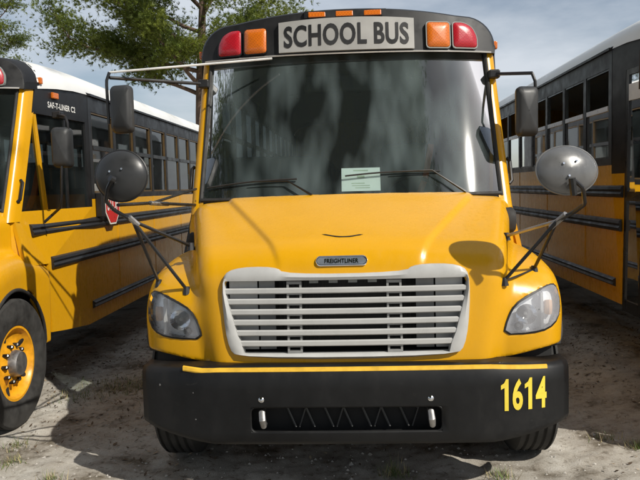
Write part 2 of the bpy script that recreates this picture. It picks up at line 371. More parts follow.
def surface_nets(fn, lo, hi, h):
    ax = [np.arange(lo[i], hi[i]+h, h) for i in range(3)]
    X, Y, Z = np.meshgrid(*ax, indexing='ij'); D = fn(X, Y, Z); S = D < 0
    nx, ny, nz = D.shape
    c = np.zeros((nx-1, ny-1, nz-1), int)
    for i in (0, 1):
        for j in (0, 1):
            for k in (0, 1): c += S[i:nx-1+i, j:ny-1+j, k:nz-1+k]
    act = (c > 0) & (c < 8); ids = np.full(act.shape, -1); ids[act] = np.arange(act.sum())
    I = np.argwhere(act); acc = np.zeros((len(I), 3)); cnt = np.zeros(len(I))
    corners = [(i, j, k) for i in (0, 1) for j in (0, 1) for k in (0, 1)]
    for p in corners:
        for ax_ in range(3):
            if p[ax_]: continue
            q = list(p); q[ax_] = 1
            d0 = D[I[:, 0]+p[0], I[:, 1]+p[1], I[:, 2]+p[2]]; d1 = D[I[:, 0]+q[0], I[:, 1]+q[1], I[:, 2]+q[2]]
            x = (d0 < 0) != (d1 < 0); t = np.where(x, d0/np.where(x, d0-d1, 1), 0)
            pos = np.array(p, float)[None].repeat(len(I), 0); pos[:, ax_] += t
            acc[x] += pos[x]; cnt[x] += 1
    V = np.array(lo)+(I+acc/cnt[:, None])*h
    F = []
    for ax_ in range(3):
        u, w = (ax_+1) % 3, (ax_+2) % 3
        A = np.take(S, range(0, S.shape[ax_]-1), ax_); B = np.take(S, range(1, S.shape[ax_]), ax_)
        E = np.argwhere(A != B); ok = (E[:, u] > 0) & (E[:, w] > 0) & (E[:, u] < D.shape[u]-1) & (E[:, w] < D.shape[w]-1); E = E[ok]
        flip = A[tuple(E.T)]
        def cid(du, dw):
            J = E.copy(); J[:, u] -= du; J[:, w] -= dw; return ids[tuple(J.T)]
        q = np.stack([cid(0, 0), cid(1, 0), cid(1, 1), cid(0, 1)], -1)
        q = np.where(flip[:, None], q, q[:, ::-1]); F.append(q)
    return V, np.concatenate(F)
def build_hood(parent):
    V, Fq = surface_nets(hood_full, (-1.26, 0.02, 0.44), (1.26, 1.58, 1.78), 0.0125)
    for _ in range(2):                             # settle the points on the exact surface
        e = 0.002; d = hood_full(*V.T)
        g = np.stack([hood_full(V[:, 0]+e, V[:, 1], V[:, 2])-hood_full(V[:, 0]-e, V[:, 1], V[:, 2]), hood_full(V[:, 0], V[:, 1]+e, V[:, 2])-hood_full(V[:, 0], V[:, 1]-e, V[:, 2]),
                      hood_full(V[:, 0], V[:, 1], V[:, 2]+e)-hood_full(V[:, 0], V[:, 1], V[:, 2]-e)], -1)/(2*e)
        gn = np.maximum((g*g).sum(1), 0.3); step = np.clip(d/gn, -0.006, 0.006)[:, None]*g; V = V-step
    me = bpy.data.meshes.new('hood'); me.from_pydata(V.tolist(), [], Fq.tolist())
    me.materials.append(M['yellow']); me.materials.append(M['liner'])
    C = V[Fq].mean(1); a = np.abs(C[:, 0])
    inner = hood_field(C[:, 0], C[:, 1], C[:, 2], False) < -0.02
    rr = np.hypot(C[:, 1]-WHEEL_Y, C[:, 2]-WHEEL_Z)
    arch_in = (rr < 0.575) & (a > 0.7) & (a < 1.17)
    gr_in = (np.abs(C[:, 0]-GX0) < gr_half(C[:, 2])+0.03) & (np.abs(C[:, 2]-1.027) < 0.228) & (C[:, 1] > hood_front(a, C[:, 2])+0.008)
    mi = (inner | arch_in | gr_in).astype(int)
    me.polygons.foreach_set('material_index', mi.tolist()); me.polygons.foreach_set('use_smooth', [True]*len(me.polygons))
    me.update()
    o = bpy.data.objects.new('hood', me); col.objects.link(o); o.parent = parent
    me.set_sharp_from_angle(angle=R(40))
    return o

CK = 0.958                                       # the roof cap pieces are drawn larger and scaled by this
def cap_y(x, z):  return ws_y(x*CK, 2.70)-0.05+0.16*(z-2.74)
def cap_scale(o):
    for c in [o]+[q for q in bpy.data.objects if q.parent == o or (q.parent and q.parent.parent == o)]:
        for v in c.data.vertices: v.co.x *= CK; v.co.z = 1.75+(v.co.z-1.75)*CK
def bump_y(x):                                    # plan of the bumper face
    a = abs(x); return 0.02*a*a+0.5*max(0, a-0.72)**2+(0.9*max(0, a-1.10)**1.5 if a > 1.10 else 0)

def taper(o):                                     # the cab draws in towards the windshield
    for c in [o]+[q for q in bpy.data.objects if q.parent == o]:
        for v in c.data.vertices:
            v.co.x -= math.copysign(0.095*min(1, max(0, (2.62-v.co.y)/0.99))*min(1, max(0, (v.co.z-1.25)/0.41)), v.co.x)
def build_bus():
    bus = empty('school_bus', (0, 0, 0))
    def onhood(px, py):
        for Y in np.arange(0.0, 1.5, 0.004):
            q = at(px, py, Y)
            if hood_field(np.array([q[0]]), np.array([q[1]]), np.array([q[2]]), False)[0] < 0: return q
        return at(px, py, 0.5)
    # ---------- hood, grille, lamps
    hood = build_hood(bus)
    grille = MB()
    # surround: outer outline minus opening, swept to 3 cm thickness
    outer = smooth_poly(GR_OUT, 2)
    inner = []
    for (x, z) in outer:
        zi = min(max(z, 0.822), 1.232); zi = 1.0+(zi-1.0)*1.0
        xi = np.sign(x)*min(abs(x), float(gr_half(np.array(zi)))-0.005)
        if abs(x) > 0.56 and (zi > 1.19 or zi < 0.88): xi *= 0.985
        inner.append((xi, zi))
    def gy(x, z, off): return float(hood_front(np.array(abs(x+GX0)), np.array(z)))+off
    ringF = []
    for (o2, i2) in zip(outer, inner):
        mid = (o2[0]*0.5+i2[0]*0.5, o2[1]*0.5+i2[1]*0.5)
        ringF.append([(o2[0], gy(*o2, 0.012), o2[1]), (o2[0]*0.997, gy(*o2, -0.016), o2[1]), (mid[0], gy(*mid, -0.030), mid[1]), (i2[0], gy(*i2, -0.020), i2[1]), (i2[0], gy(*i2, 0.045), i2[1])])
    grille.grid(ringF, True)
    gro = grille.build('grille', 'grille_grey', bus, smooth=True, sharp=50)
    zs = [0.878+0.0585*k for k in range(6)]
    for z in zs:
        s = MB(); w = float(gr_half(np.array(z)))-0.002; P = []
        for x in np.linspace(-w, w, 25):
            y0 = gy(x, z, -0.016); P.append([(x, y0+0.05, z+0.008), (x, y0+0.014, z+0.019), (x, y0, z+0.013), (x, y0, z-0.008), (x, y0+0.012, z-0.015), (x, y0+0.05, z-0.010)])
        s.grid(P); s.build('slat', 'grille_grey', gro, smooth=True)
    for xc, w in ((-0.285, 0.042), (0.275, 0.042)):
        s = MB()
        for k in range(7):
            z0 = 0.824+0.0585*k; z1 = z0+0.045
            y = gy(xc, z0, 0.004); s.box(xc-w, xc+w, y, y+0.03, z0-0.005, z0+0.014); s.box(xc-w, xc+w, y, y+0.03, z1-0.012, z1+0.005)
            s.box(xc-w, xc-w+0.012, y, y+0.03, z0+0.014, z1-0.012); s.box(xc+w-0.012, xc+w, y, y+0.03, z0+0.014, z1-0.012)
        s.build('support_bracket', 'bracket_grey', gro)
    for xa, xb, mt in ((-0.66, -0.50, 'grille_grey'), (0.51, 0.66, 'grille_grey'), (-0.49, -0.40, 'bracket_grey'), (0.40, 0.50, 'bracket_grey')):
        s = MB(); y = gy(0.6, 1.0, 0.05); s.box(xa, xb, y+0.01, y+0.03, 0.83, 1.24); s.build('side_panel', mt, gro)
    s = MB(); s.box(-0.5, 0.5, 0.36, 0.40, 0.80, 1.24)
    for k in range(40): s.box(-0.5+k*0.025, -0.497+k*0.025, 0.35, 0.36, 0.80, 1.24)
    s.build('radiator', 'radiator', bus)
    for xx in (-0.2, -0.09, 0.02, 0.13): s = MB(); s.box(xx, xx+0.05, 0.16, 0.2, 1.21, 1.24); s.build('upper_fin', 'interior_grey', gro)
    for q in [gro]+[c_ for c_ in bpy.data.objects if c_.parent == gro]:
        for v in q.data.vertices: v.co.x += GX0
    for sx in (-1, 1):                             # rubber lip round the wheel arch
        lip = []
        for a_ in np.linspace(R(-2), R(165), 40):
            yy_, zz_ = WHEEL_Y+0.578*math.cos(a_), WHEEL_Z+0.578*math.sin(a_); xs_ = np.arange(1.32, 0.9, -0.002)
            v_ = hood_field(xs_, np.full_like(xs_, yy_), np.full_like(xs_, zz_), False); k_ = int(np.argmax(v_ < 0.002))
            if v_[k_] < 0.002: lip.append((sx*(xs_[k_]-0.004), WHEEL_Y+0.566*math.cos(a_), WHEEL_Z+0.566*math.sin(a_)))
        s = MB(); s.tube(lip, 0.015, 8); s.build('arch_lip', 'rubber', hood, smooth=True)
    # badge
    bz = 1.335; pts = []
    rr = 0.028
    for k in range(24):
        a = 2*math.pi*k/24; pts.append((math.copysign(0.118, math.cos(a))+rr*math.cos(a), rr*math.sin(a)))
    def place(u, v, off):                          # on the nose above the grille
        z = bz+v; x = u-0.045; y = ysurf(x, z); return (x, y-off, z)
    s = MB(); ring = [[place(u*1.0, v*1.0, -0.004), place(u, v, 0.012), place(u*0.985, v*0.86, 0.016), place(u*0.96, v*0.74, 0.008)] for u, v in pts]; s.grid(ring, True)
    s.add([place(u*0.96, v*0.74, 0.008) for u, v in pts], [tuple(range(24))]); s.cur = 0
    bo = s.build('badge', 'chrome', bus, smooth=True)
    s = MB(); s.add([place(u*0.95, v*0.72, 0.0095) for u, v in pts], [tuple(range(24))]); s.build('badge_field', 'badge_blue', bo)
    vs_, fs_ = text_mesh('FREIGHTLINER', 0.19, 0.024, 0.02); s = MB(); s.add([place(u, v, 0.0115) for u, v in vs_], fs_); s.build('badge_lettering', 'chrome', bo)
    s = MB(); s.tube([onhood(px_, 234.5+2.6*math.sin((px_-322)/41*math.pi))+np.array([0, 0, 0.001]) for px_ in np.linspace(322, 363, 13)], [0.001]+[0.0058]*11+[0.001], 6); s.build('latch_slot_shade', 'liner', hood, smooth=True)  # dark strip painted in for the shade under the latch recess
    # headlamps
    for sx in (-1, 1):
        xs = np.linspace(0.885, 1.215, 34); zz = np.linspace(0.855, 1.15, 30)
        cx = np.mean([p[0] for p in HLS]); cz = np.mean([p[1] for p in HLS])
        def lampmesh(scale_lo, off, rings=7):
            rows = []
            for k in range(rings):
                t = scale_lo+(1-scale_lo)*k/(rings-1); rows.append([(sx*(cx+(x-cx)*t), ysurf(cx+(x-cx)*t, cz+(z-cz)*t)-off, cz+(z-cz)*t) for x, z in HLS])
            s = MB(); nn = len(HLS)
            for i in range(rings-1):
                for j in range(nn): s.add([rows[i][j], rows[i][(j+1) % nn], rows[i+1][(j+1) % nn], rows[i+1][j]], [(0, 1, 2, 3)])
            return s
        bk = lampmesh(0.02, -0.072, 8)
        rows0 = [(sx*(cx+(x-cx)), ysurf(x, z)+0.072, z) for x, z in HLS]; rows1 = [(sx*x, ysurf(x, z)+0.002, z) for x, z in HLS]; nn = len(HLS)
        for j in range(nn): bk.add([rows0[j], rows0[(j+1) % nn], rows1[(j+1) % nn], rows1[j]], [(0, 1, 2, 3)])
        ho = bk.build('headlight', 'reflector', bus, smooth=True)
        # reflector bowls
        for (bx, bzz, br) in ((1.0, 0.995, 0.060), (0.955, 0.93, 0.026)):
            s = MB(); yb = ysurf(bx, bzz)+0.07; P = []
            for k in range(20):
                a = 2*math.pi*k/20; P.append([(sx*bx+q*br*math.cos(a), yb-0.045*q*q, bzz+q*br*math.sin(a)) for q in (0.05, 0.35, 0.7, 1.0)])
            s.grid(P, True); s.build('reflector_bowl', 'chrome', ho, smooth=True)
            s = MB(); s.tube([(sx*bx, yb, bzz), (sx*bx, yb-0.03, bzz)], 0.010, 8); s.build('bulb', 'interior_grey', ho)
        s = MB(); y = ysurf(1.145, 1.03)+0.055; s.tube([(sx*1.145, y, 0.985), (sx*1.145, y-0.008, 1.01), (sx*1.145, y-0.008, 1.035), (sx*1.145, y, 1.06)], 0.022, 8); s.build('turn_bulb', 'pale_amber', ho, smooth=True)
        s = MB(); yd = ysurf(1.095, 1.0); s.add([(sx*1.088, yd+0.07, 0.88), (sx*1.088, yd+0.012, 0.88), (sx*1.088, yd+0.03, 1.115), (sx*1.088, yd+0.08, 1.115), (sx*1.102, yd+0.07, 0.88), (sx*1.102, yd+0.012, 0.88), (sx*1.102, yd+0.03, 1.115), (sx*1.102, yd+0.08, 1.115)],
                        [(0, 1, 2, 3), (4, 5, 6, 7), (1, 5, 6, 2)]); s.build('divider', 'grille_grey', ho)
        lampmesh(0.02, 0.004, 8).build('lens', 'lamp_glass', ho, smooth=True)
        s = MB(); P = []
        for i in range(nn):
            x, z = HLS[i]; y = ysurf(x, z); ox, oz = (x-cx), (z-cz); nl = math.hypot(ox, oz); ux, uz = ox/nl*0.009, oz/nl*0.009; yo = ysurf(x+ux, z+uz); P.append([(sx*(x+ux), yo+0.006, z+uz), (sx*(x+ux*0.8), yo-0.004, z+uz*0.8), (sx*(x-ux*0.5), y-0.008, z-uz*0.5), (sx*(x-ux*0.7), y+0.02, z-uz*0.7)])
        s.grid(P, True); s.build('bezel', 'black_plastic', ho, smooth=True)
    # ---------- bumper
    xs = sorted(set(list(np.linspace(-1.205, 1.205, 61))+[-0.56, 0.485])); H0, H1 = 0.412, 0.548
    def brow(x):
        a = abs(x); zb = 0.335+0.09*max(0, (a-0.75)/0.475)**1.3; zt = 0.762
        y = bump_y(x); return [(x, y+0.16, zt+0.002-0.025*max(0, (a-0.75)/0.4)), (x, y+0.02, zt-0.025*max(0, (a-0.75)/0.4)), (x, y, zt-0.02-0.025*max(0, (a-0.75)/0.4)), (x, y-0.004, 0.65), (x, y-0.004, H1+0.008), (x, y-0.004, H1), (x, y-0.004, (H0+H1)/2), (x, y-0.004, max(H0, zb+0.045)), (x, y-0.004, max(H0, zb+0.045)-0.008), (x, y-0.004, zb+0.03), (x, y+0.004, zb+0.012), (x, y+0.05, zb), (x, y+0.12, zb)]
    P = [brow(x) for x in xs]; s = MB(); nv = len(P[0]); vsb = [p for r in P for p in r]; fsb = []
    for i in range(len(xs)-1):
        xm = (xs[i]+xs[i+1])/2
        for j in range(nv-1):
            if -0.56 < xm < 0.485 and j in (5, 6): continue
            fsb.append((i*nv+j, (i+1)*nv+j, (i+1)*nv+j+1, i*nv+j+1))
    s.add(vsb, fsb); bumper = s.build('bumper', 'bumper_black', bus, smooth=True, sharp=60)
    md = bumper.modifiers.new('thickness', 'SOLIDIFY'); md.thickness = 0.01; md.offset = 1
    s = MB(); s.box(-0.62, 0.55, 0.10, 0.11, 0.34, 0.64); s.build('slot_backing', 'liner', bumper)
    s = MB()                                        # rounded rim round the slot
    ringp = smooth_poly([(-0.56, H0), (0.485, H0), (0.485, H1), (-0.56, H1)], 0)
    rp = []
    for (cx_, cz_, a0) in ((0.455, H0+0.03, -90), (0.455, H1-0.03, 0), (-0.53, H1-0.03, 90), (-0.53, H0+0.03, 180)):
        for k in range(6): a = R(a0+k*18); rp.append((cx_+0.034*math.cos(a), bump_y(cx_)-0.006, cz_+0.034*math.sin(a)))
    s.tube(rp+[rp[0]], 0.008, 6, False); s.build('slot_rim', 'bumper_black', bumper, smooth=True)
    s = MB()
    for k, xx in enumerate(np.linspace(-0.33, 0.3, 7)):
        s.tube([(xx-0.045, 0.085, 0.54), (xx+0.01, 0.08, 0.41)], 0.006, 5)
        if k % 2 == 0: s.tube([(xx+0.07, 0.085, 0.53), (xx+0.03, 0.08, 0.41)], 0.004, 5)
    s.build('lattice', 'lattice_grey', bumper)
    for hx in (-0.50, 0.425):
        s = MB(); pts = [(hx+0.0, 0.08, 0.52), (hx, 0.0, 0.515), (hx+0.004, -0.012, 0.48), (hx+0.008, 0.0, 0.445), (hx+0.01, 0.05, 0.44)]
        s.tube(pts, [0.017, 0.019, 0.020, 0.018, 0.012], 10); s.build('tow_hook', 'steel', bumper, smooth=True)
        s = MB(); y = bump_y(hx)-0.004; s.lathe_x([(0, 0)], 0, 0, 3) if False else None
        P = [[(hx+r_*math.cos(a), y-yy, 0.592+r_*math.sin(a)) for r_, yy in ((0.019, 0), (0.018, 0.008), (0.010, 0.016), (0.0005, 0.019))] for a in np.linspace(0, 2*math.pi, 17)[:-1]]
        s.grid(P, True); s.build('bolt', 'chrome', bumper, smooth=True)
    for (hx, hz) in ((-0.88, 0.63), (-0.87, 0.48), (-1.08, 0.66)):
        s = MB(); y = bump_y(hx)-0.004; P = [[(hx+r_*math.cos(a), y-yy-0.004, hz+r_*math.sin(a)) for r_, yy in ((0.010, 0), (0.009, 0.004), (0.0005, 0.007))] for a in np.linspace(0, 2*math.pi, 11)[:-1]]
        s.grid(P, True); s.build('screw', 'steel', bumper, smooth=True)
    s = MB(); P = []
    for x in list(np.linspace(-0.94, -0.83, 5))+list(np.linspace(-0.78, 1.07, 36)):
        y = bump_y(x)+0.004; up = 0.026*max(0, (-0.82-x)/0.16); z = 0.749+up-0.025*max(0, (abs(x)-0.75)/0.4)
        P.append([(x, y+0.01, z+0.0185), (x, y-0.009, z+0.0165), (x, y-0.013, z), (x, y-0.0105, z-0.0075)])
    s.grid(P); s.build('reflective_strip', 'tape_yellow', bumper)
    s = MB(); s.tube([(0.352, bump_y(0.352)-0.005, 0.70), (0.35, -0.006, 0.66), (0.353, -0.006, 0.61), (0.35, 0.0, 0.54)], 0.004, 5); s.build('cable', 'black_metal', bumper)
    for sx in (-1, 1):
        s = MB(); s.grid([[(sx*x_, 0.30+0.6*max(0, x_-0.86)**2, z_) for z_ in (0.55, 0.70, 0.86)] for x_ in np.linspace(0.55, 1.17, 9)]); s.build('splash_shield', 'liner', bus, smooth=True)
    # ---------- wheels
    def wheel(cx, cy, sx, rear=False):
        r0 = MB()
        prof = [(-0.10, 0.285), (-0.02, 0.285), (-0.012, 0.292), (-0.012, 0.272), (-0.05, 0.255), (-0.075, 0.20), (-0.055, 0.15), (-0.035, 0.13), (-0.035, 0.10)] if not rear else [(-0.10, 0.285), (-0.02, 0.285), (-0.012, 0.292), (-0.02, 0.27), (-0.12, 0.25), (-0.15, 0.18), (-0.15, 0.1)]
        r0.lathe_x(prof, cy, WHEEL_Z, 48, sx, cx); rim = r0.build('wheel', 'rim_yellow', bus, smooth=True, sharp=50)
        t = MB(); tp = [(-0.245, 0.30), (-0.26, 0.36), (-0.25, 0.44), (-0.225, 0.487)]
        for g in range(4):
            u = -0.225+0.05*g+0.012; tp += [(u, 0.5), (u+0.028, 0.5), (u+0.030, 0.487), (u+0.042, 0.487)]
        tp += [(-0.016, 0.5), (0.002, 0.484), (0.012, 0.44), (0.018, 0.39), (0.012, 0.34), (-0.008, 0.292), (-0.03, 0.285)]
        t.lathe_x(tp, cy, WHEEL_Z, 72, sx, cx); t.build('tyre', 'tyre_rubber', rim, smooth=True, sharp=30)
        h = MB(); h.lathe_x([(-0.04, 0.105), (0.0, 0.10), (0.025, 0.09), (0.03, 0.06), (0.03, 0.0005)], cy, WHEEL_Z, 24, sx, cx); h.build('hub', 'steel', rim, smooth=True)
        for k in range(10):
            a = 2*math.pi*k/10; yy, zz_ = cy+0.142*math.cos(a), WHEEL_Z+0.142*math.sin(a)
            b_ = MB(); x0, x1 = sorted((cx+sx*-0.06, cx+sx*-0.012)); b_.lathe_x([(-0.06, 0.018), (-0.02, 0.018), (-0.012, 0.012), (-0.012, 0.0005)], yy, zz_, 6, sx, cx); b_.build('lug_nut', 'black_metal', rim)
        for k in range(5):
            a = 2*math.pi*(k+0.5)/5; pts = [(cy+0.215*math.cos(a)+0.036*math.cos(q)*math.cos(a)-0.024*math.sin(q)*math.sin(a), WHEEL_Z+0.215*math.sin(a)+0.036*math.cos(q)*math.sin(a)+0.024*math.sin(q)*math.cos(a)) for q in np.linspace(0, 2*math.pi, 13)[:-1]]
            b_ = MB(); xx = cx+sx*(-0.058); xq = [(xx+sx*0.004*(1 if True else 0)-0.0, p[0], p[1]) for p in pts]
            r_ = [math.hypot(p[0]-cy, p[1]-WHEEL_Z) for p in pts]
            b_.add([(cx+sx*(float(np.interp(q, [0.15, 0.20, 0.255], [-0.055, -0.075, -0.05]))+0.003), p[0], p[1]) for p, q in zip(pts, r_)], [tuple(range(12))]); b_.build('hand_hole', 'liner', rim)
        return rim
    for sx in (-1, 1): wheel(sx*1.228, WHEEL_Y, sx); wheel(sx*1.16, 7.9, sx, True)
    s = MB(); s.tube([(-1.0, WHEEL_Y, 0.46), (-0.6, WHEEL_Y, 0.40), (0.6, WHEEL_Y, 0.40), (1.0, WHEEL_Y, 0.46)], 0.055, 10); s.tube([(-1, 7.9, 0.5), (1, 7.9, 0.5)], 0.07, 10); s.build('axle', 'black_metal', bus, smooth=True)
    s = MB(); s.box(-0.46, -0.38, 0.12, 10.6, 0.52, 0.74); s.box(0.38, 0.46, 0.12, 10.6, 0.52, 0.74); s.box(-0.38, 0.38, 0.14, 1.4, 0.50, 0.60); s.build('chassis', 'black_metal', bus)
    # ---------- body shell
    Y0, Y1 = 1.5, 11.2
    band0, band1, roofz = 1.74, 2.62, 2.78
    for sx in (-1, 1):
        # lower wall
        s = MB(); x0, x1 = sx*(HW-0.03), sx*HW; poly = [(1.15, 1.66), (1.13, 1.22), (1.55, 1.20), (1.55, 0.60), (1.85, 0.56), (2.38, 0.50), (Y1, 0.50), (Y1, band0), (2.62, band0), (2.62, 1.66), (1.63, 1.66)]
        if sx < 0: poly = [(2.36, 1.66), (2.36, 0.50), (Y1, 0.50), (Y1, band0), (2.62, band0), (2.62, 1.66)]
        arch = [(7.9+0.6*math.cos(a), max(0.5, 0.5+0.6*math.sin(a))) for a in np.linspace(0, math.pi, 17)]
        k = poly.index((Y1, 0.50)); poly = poly[:k]+[p for p in arch[::-1]]+poly[k:]
        s.prism(poly, 'x', min(x0, x1), max(x0, x1)); taper(s.build('side_wall', 'yellow', bus))
        for zr, hh, ya in ((1.50, 0.055, 1.36 if sx > 0 else 2.37), (1.20, 0.055, 1.60 if sx > 0 else 2.37), (0.68, 0.04, 2.5)):
            s = MB(); P = []
            for (o_, z_) in ((0, zr-hh), (0.022, zr-hh+0.012), (0.03, zr-0.02), (0.018, zr), (0.03, zr+0.02), (0.022, zr+hh-0.012), (0, zr+hh)):
                P.append([(sx*(HW+o_), yy_, z_) for yy_ in (ya, max(ya+0.05, 1.63), max(ya+0.1, 2.62), Y1-0.05)])
            s.grid(P); s.add([p[0] for p in P], [tuple(range(7))]); taper(s.build('rub_rail', 'black_plastic', bus))
        for k in range(6):
            s = MB(); ys_ = 3.37+1.422*k
            s.box(*sorted((sx*(HW-0.001), sx*(HW+0.004))), ys_-0.02, ys_+0.02, 0.75 if abs(ys_-7.9) > 0.65 else 1.16, band0)
            s.build('panel_joint', 'yellow', bus)
        # window band
        s = MB(); xa, xb = sorted((sx*(HW-0.04), sx*(HW+0.002)))
        s.box(xa, xb, 2.62, Y1, band0, 1.80); s.box(xa, xb, 2.62, Y1, band1, roofz+0.02)
        NW = 11; pit = 0.711; yw0 = 2.66
        for k in range(NW+1):
            y = yw0+k*pit; s.box(xa, xb, y-0.04, y+0.04, 1.80, band1)
        s.box(xa, xb, yw0+NW*pit, Y1, 1.80, band1)
        s.build('window_band', 'cap_black', bus)
        for k in range(NW):
            y = yw0+k*pit; f = MB(); fa, fb = sorted((sx*(HW-0.03), sx*(HW-0.004)))
            ya, yb, za, zb = y+0.04, y+pit-0.04, 1.80, band1; t = 0.018
            f.box(fa, fb, ya, ya+t, za, zb); f.box(fa, fb, yb-t, yb, za, zb); f.box(fa, fb, ya+t, yb-t, za, za+t); f.box(fa, fb, ya+t, yb-t, zb-t, zb)
            fo = f.build('window', 'sash_bronze' if sx > 0 else 'black_metal', bus)
            g = MB(); xg = sx*(HW-0.016); zm = 2.26; g.add([(xg, ya+t, za+t), (xg, yb-t, za+t), (xg, yb-t, zm-0.02), (xg, ya+t, zm-0.02)], [(0, 1, 2, 3)]); g.build('pane', 'side_glass', fo)
            g = MB(); xg = sx*(HW-0.024); zl, zh = (zm+0.02, zb-t); g.add([(xg, ya+t, zl), (xg, yb-t, zl), (xg, yb-t, zh), (xg, ya+t, zh)], [(0, 1, 2, 3)]); g.build('pane', 'side_glass', fo)
            g = MB(); fa, fb = sorted((sx*(HW-0.028), sx*(HW+0.004))); g.box(fa, fb, ya+t, yb-t, zm-0.022, zm+0.022); g.build('sash_bar', 'sash_silver' if sx < 0 else 'black_metal', fo)
        # A pillar, slanted with the windshield
        def pil(z): return float(ws_y(1.08, z))
        s = MB(); P = []
        for z in np.linspace(1.58, 2.76, 14):
            xo = 1.083-0.03*(z-1.68)/1.06; y = pil(z)
            P.append([(sx*(xo-0.045), y-0.022, z), (sx*(xo-0.012), y-0.022, z), (sx*(xo+0.02), y+0.0, z), (sx*(xo+0.035), y+0.05, z), (sx*(xo+0.048), y+0.12, z), (sx*(xo+0.0), y+0.12, z), (sx*(xo-0.045), y+0.03, z), (sx*(xo-0.045), y-0.022, z)])
        s.grid(P); s.build('windshield_pillar', 'yellow', bus, smooth=True, sharp=45)
        s = MB(); P = [[(sx*(x_), float(ws_y(x_, z_))-0.01+0.0, z_) for z_ in np.linspace(1.15, 1.68, 9)] for x_ in (1.02, 1.06)]+[[(sx*1.08, 1.12, z_) for z_ in np.linspace(1.15, 1.68, 9)], [(sx*(HW-0.003-0.095*min(1, max(0, (z_-1.25)/0.41))), 1.17, z_) for z_ in np.linspace(1.15, 1.68, 9)], [(sx*(HW-0.003-0.095*min(1, max(0, (z_-1.25)/0.41))), 1.26, z_) for z_ in np.linspace(1.15, 1.68, 9)]]
        s.grid(P); s.build('cowl_side', 'yellow', bus, smooth=True)
        # small rubber catch on the pillar
        s = MB(); s.tube([(sx*1.115, pil(1.74)+0.05, 1.74), (sx*1.135, pil(1.76)+0.05, 1.76), (sx*1.135, pil(1.9)+0.05, 1.90), (sx*1.115, pil(1.92)+0.05, 1.92)], 0.014, 8); s.build('grab_handle', 'black_metal', bus, smooth=True)
        xa, xb = sorted((sx*(HW-0.04), sx*HW))
        if sx > 0:
            s = MB(); s.prism([(1.59, 2.50), (1.63, 2.50), (2.62, 2.50), (2.62, roofz+0.02), (1.70, roofz+0.02)], 'x', xa, xb); taper(s.build('header_panel', 'cap_black', bus))
            vs_, fs_ = text_mesh('SAF-T-LINER C2', 0.50, 0.055, 0.02); s = MB(); s.add([(sx*(HW+0.003), 2.11+u, 2.60+v) for u, v in vs_], fs_); taper(s.build('side_lettering', 'white_letter', bus))
            s = MB(); s.prism([(1.73, 1.66), (1.785, 1.66), (1.665, 2.50), (1.62, 2.50)], 'x', xa+0.004, xb-0.004); taper(s.build('divider_post', 'yellow', bus))
            s = MB(); s.box(xa, xb, 2.55, 2.62, 1.66, 2.50); taper(s.build('rear_post', 'cap_black', bus))
            g = MB(); xg = HW-0.02; g.add([(xg, 1.24, 1.66), (xg, 1.63, 1.66), (xg, 1.63, 2.50), (xg, 1.61, 2.50)], [(0, 1, 2, 3)]); g.add([(xg, 1.63, 1.66), (xg, 2.55, 1.66), (xg, 2.55, 2.50), (xg, 1.63, 2.50)], [(0, 1, 2, 3)]); taper(g.build('driver_window', 'driver_glass', bus))
            s = MB(); s.box(HW-0.03, HW-0.008, 2.15, 2.18, 1.66, 2.50); taper(s.build('driver_sash', 'black_metal', bus))
            # folded stop arm
            oct_ = [(3.02+0.235*math.cos(R(22.5+45*k)), 1.68+0.235*math.sin(R(22.5+45*k))) for k in range(8)]
            s = MB(); s.prism(oct_, 'x', HW+0.06, HW+0.068); st = s.build('stop_arm', 'white_letter', bus); 
            oc2 = [(3.02+0.215*math.cos(R(22.5+45*k)), 1.68+0.215*math.sin(R(22.5+45*k))) for k in range(8)]
            s = MB(); s.prism(oc2, 'x', HW+0.0685, HW+0.071); s.build('stop_face', 'stop_red', st)
            vs_, fs_ = text_mesh('STOP', 0.34, 0.14, 0.03); s = MB(); s.add([(HW+0.073, 3.02+u, 1.68+v) for u, v in vs_], fs_); s.build('stop_lettering', 'white_letter', st)
            s = MB(); s.box(HW+0.005, HW+0.075, 2.70, 2.79, 1.55, 1.80); s.build('stop_hinge', 'black_metal', st, bevel=0.008)
        else:
            s = MB(); s.prism([(1.60, 2.55), (1.63, 2.55), (2.62, 2.55), (2.62, roofz+0.02), (1.70, roofz+0.02)], 'x', xa, xb); taper(s.build('header_panel', 'cap_black', bus))
            s = MB(); s.box(xa, xb, 2.36, 2.62, 1.66, 2.55); taper(s.build('rear_post', 'cap_black', bus))
            s = MB(); s.prism([(1.54, 0.45), (1.60, 0.45), (1.60, 1.2), (1.28, 1.2), (1.28, 1.70), (1.20, 1.70), (1.13, 1.22), (1.54, 1.20)], 'x', xa, xb)
            dr = s.build('entrance_door', 'black_metal', bus)
            for (ya, yb) in ((1.60, 1.96), (1.965, 2.355)):
                lean = 0.03 if ya < 1.7 else 0.0
                f = MB(); f.prism([(ya, 0.45), (ya+0.05, 0.45), (ya+0.05+lean*1.1, 2.58), (ya+lean*1.1, 2.58)], 'x', xa+0.003, xb+0.004)
                f.box(xa+0.003, xb+0.004, yb-0.05, yb, 0.45, 2.58); f.box(xa+0.003, xb+0.003, ya+0.05, yb-0.05, 0.45, 0.55); f.box(xa+0.003, xb+0.003, ya+0.05, yb-0.05, 1.42, 1.50); f.box(xa+0.003, xb+0.003, ya+lean*0.9+0.05 if lean else ya+0.05, yb-0.05, 2.50, 2.58)
                f.build('door_leaf', 'black_metal', dr)
                g = MB(); xg = -(HW-0.015); g.add([(xg, ya+0.05, 0.55), (xg, yb-0.05, 0.55), (xg, yb-0.05, 2.5), (xg, ya+0.05+lean*1.02, 2.5)], [(0, 1, 2, 3)]); g.build('door_pane', 'side_glass', dr)
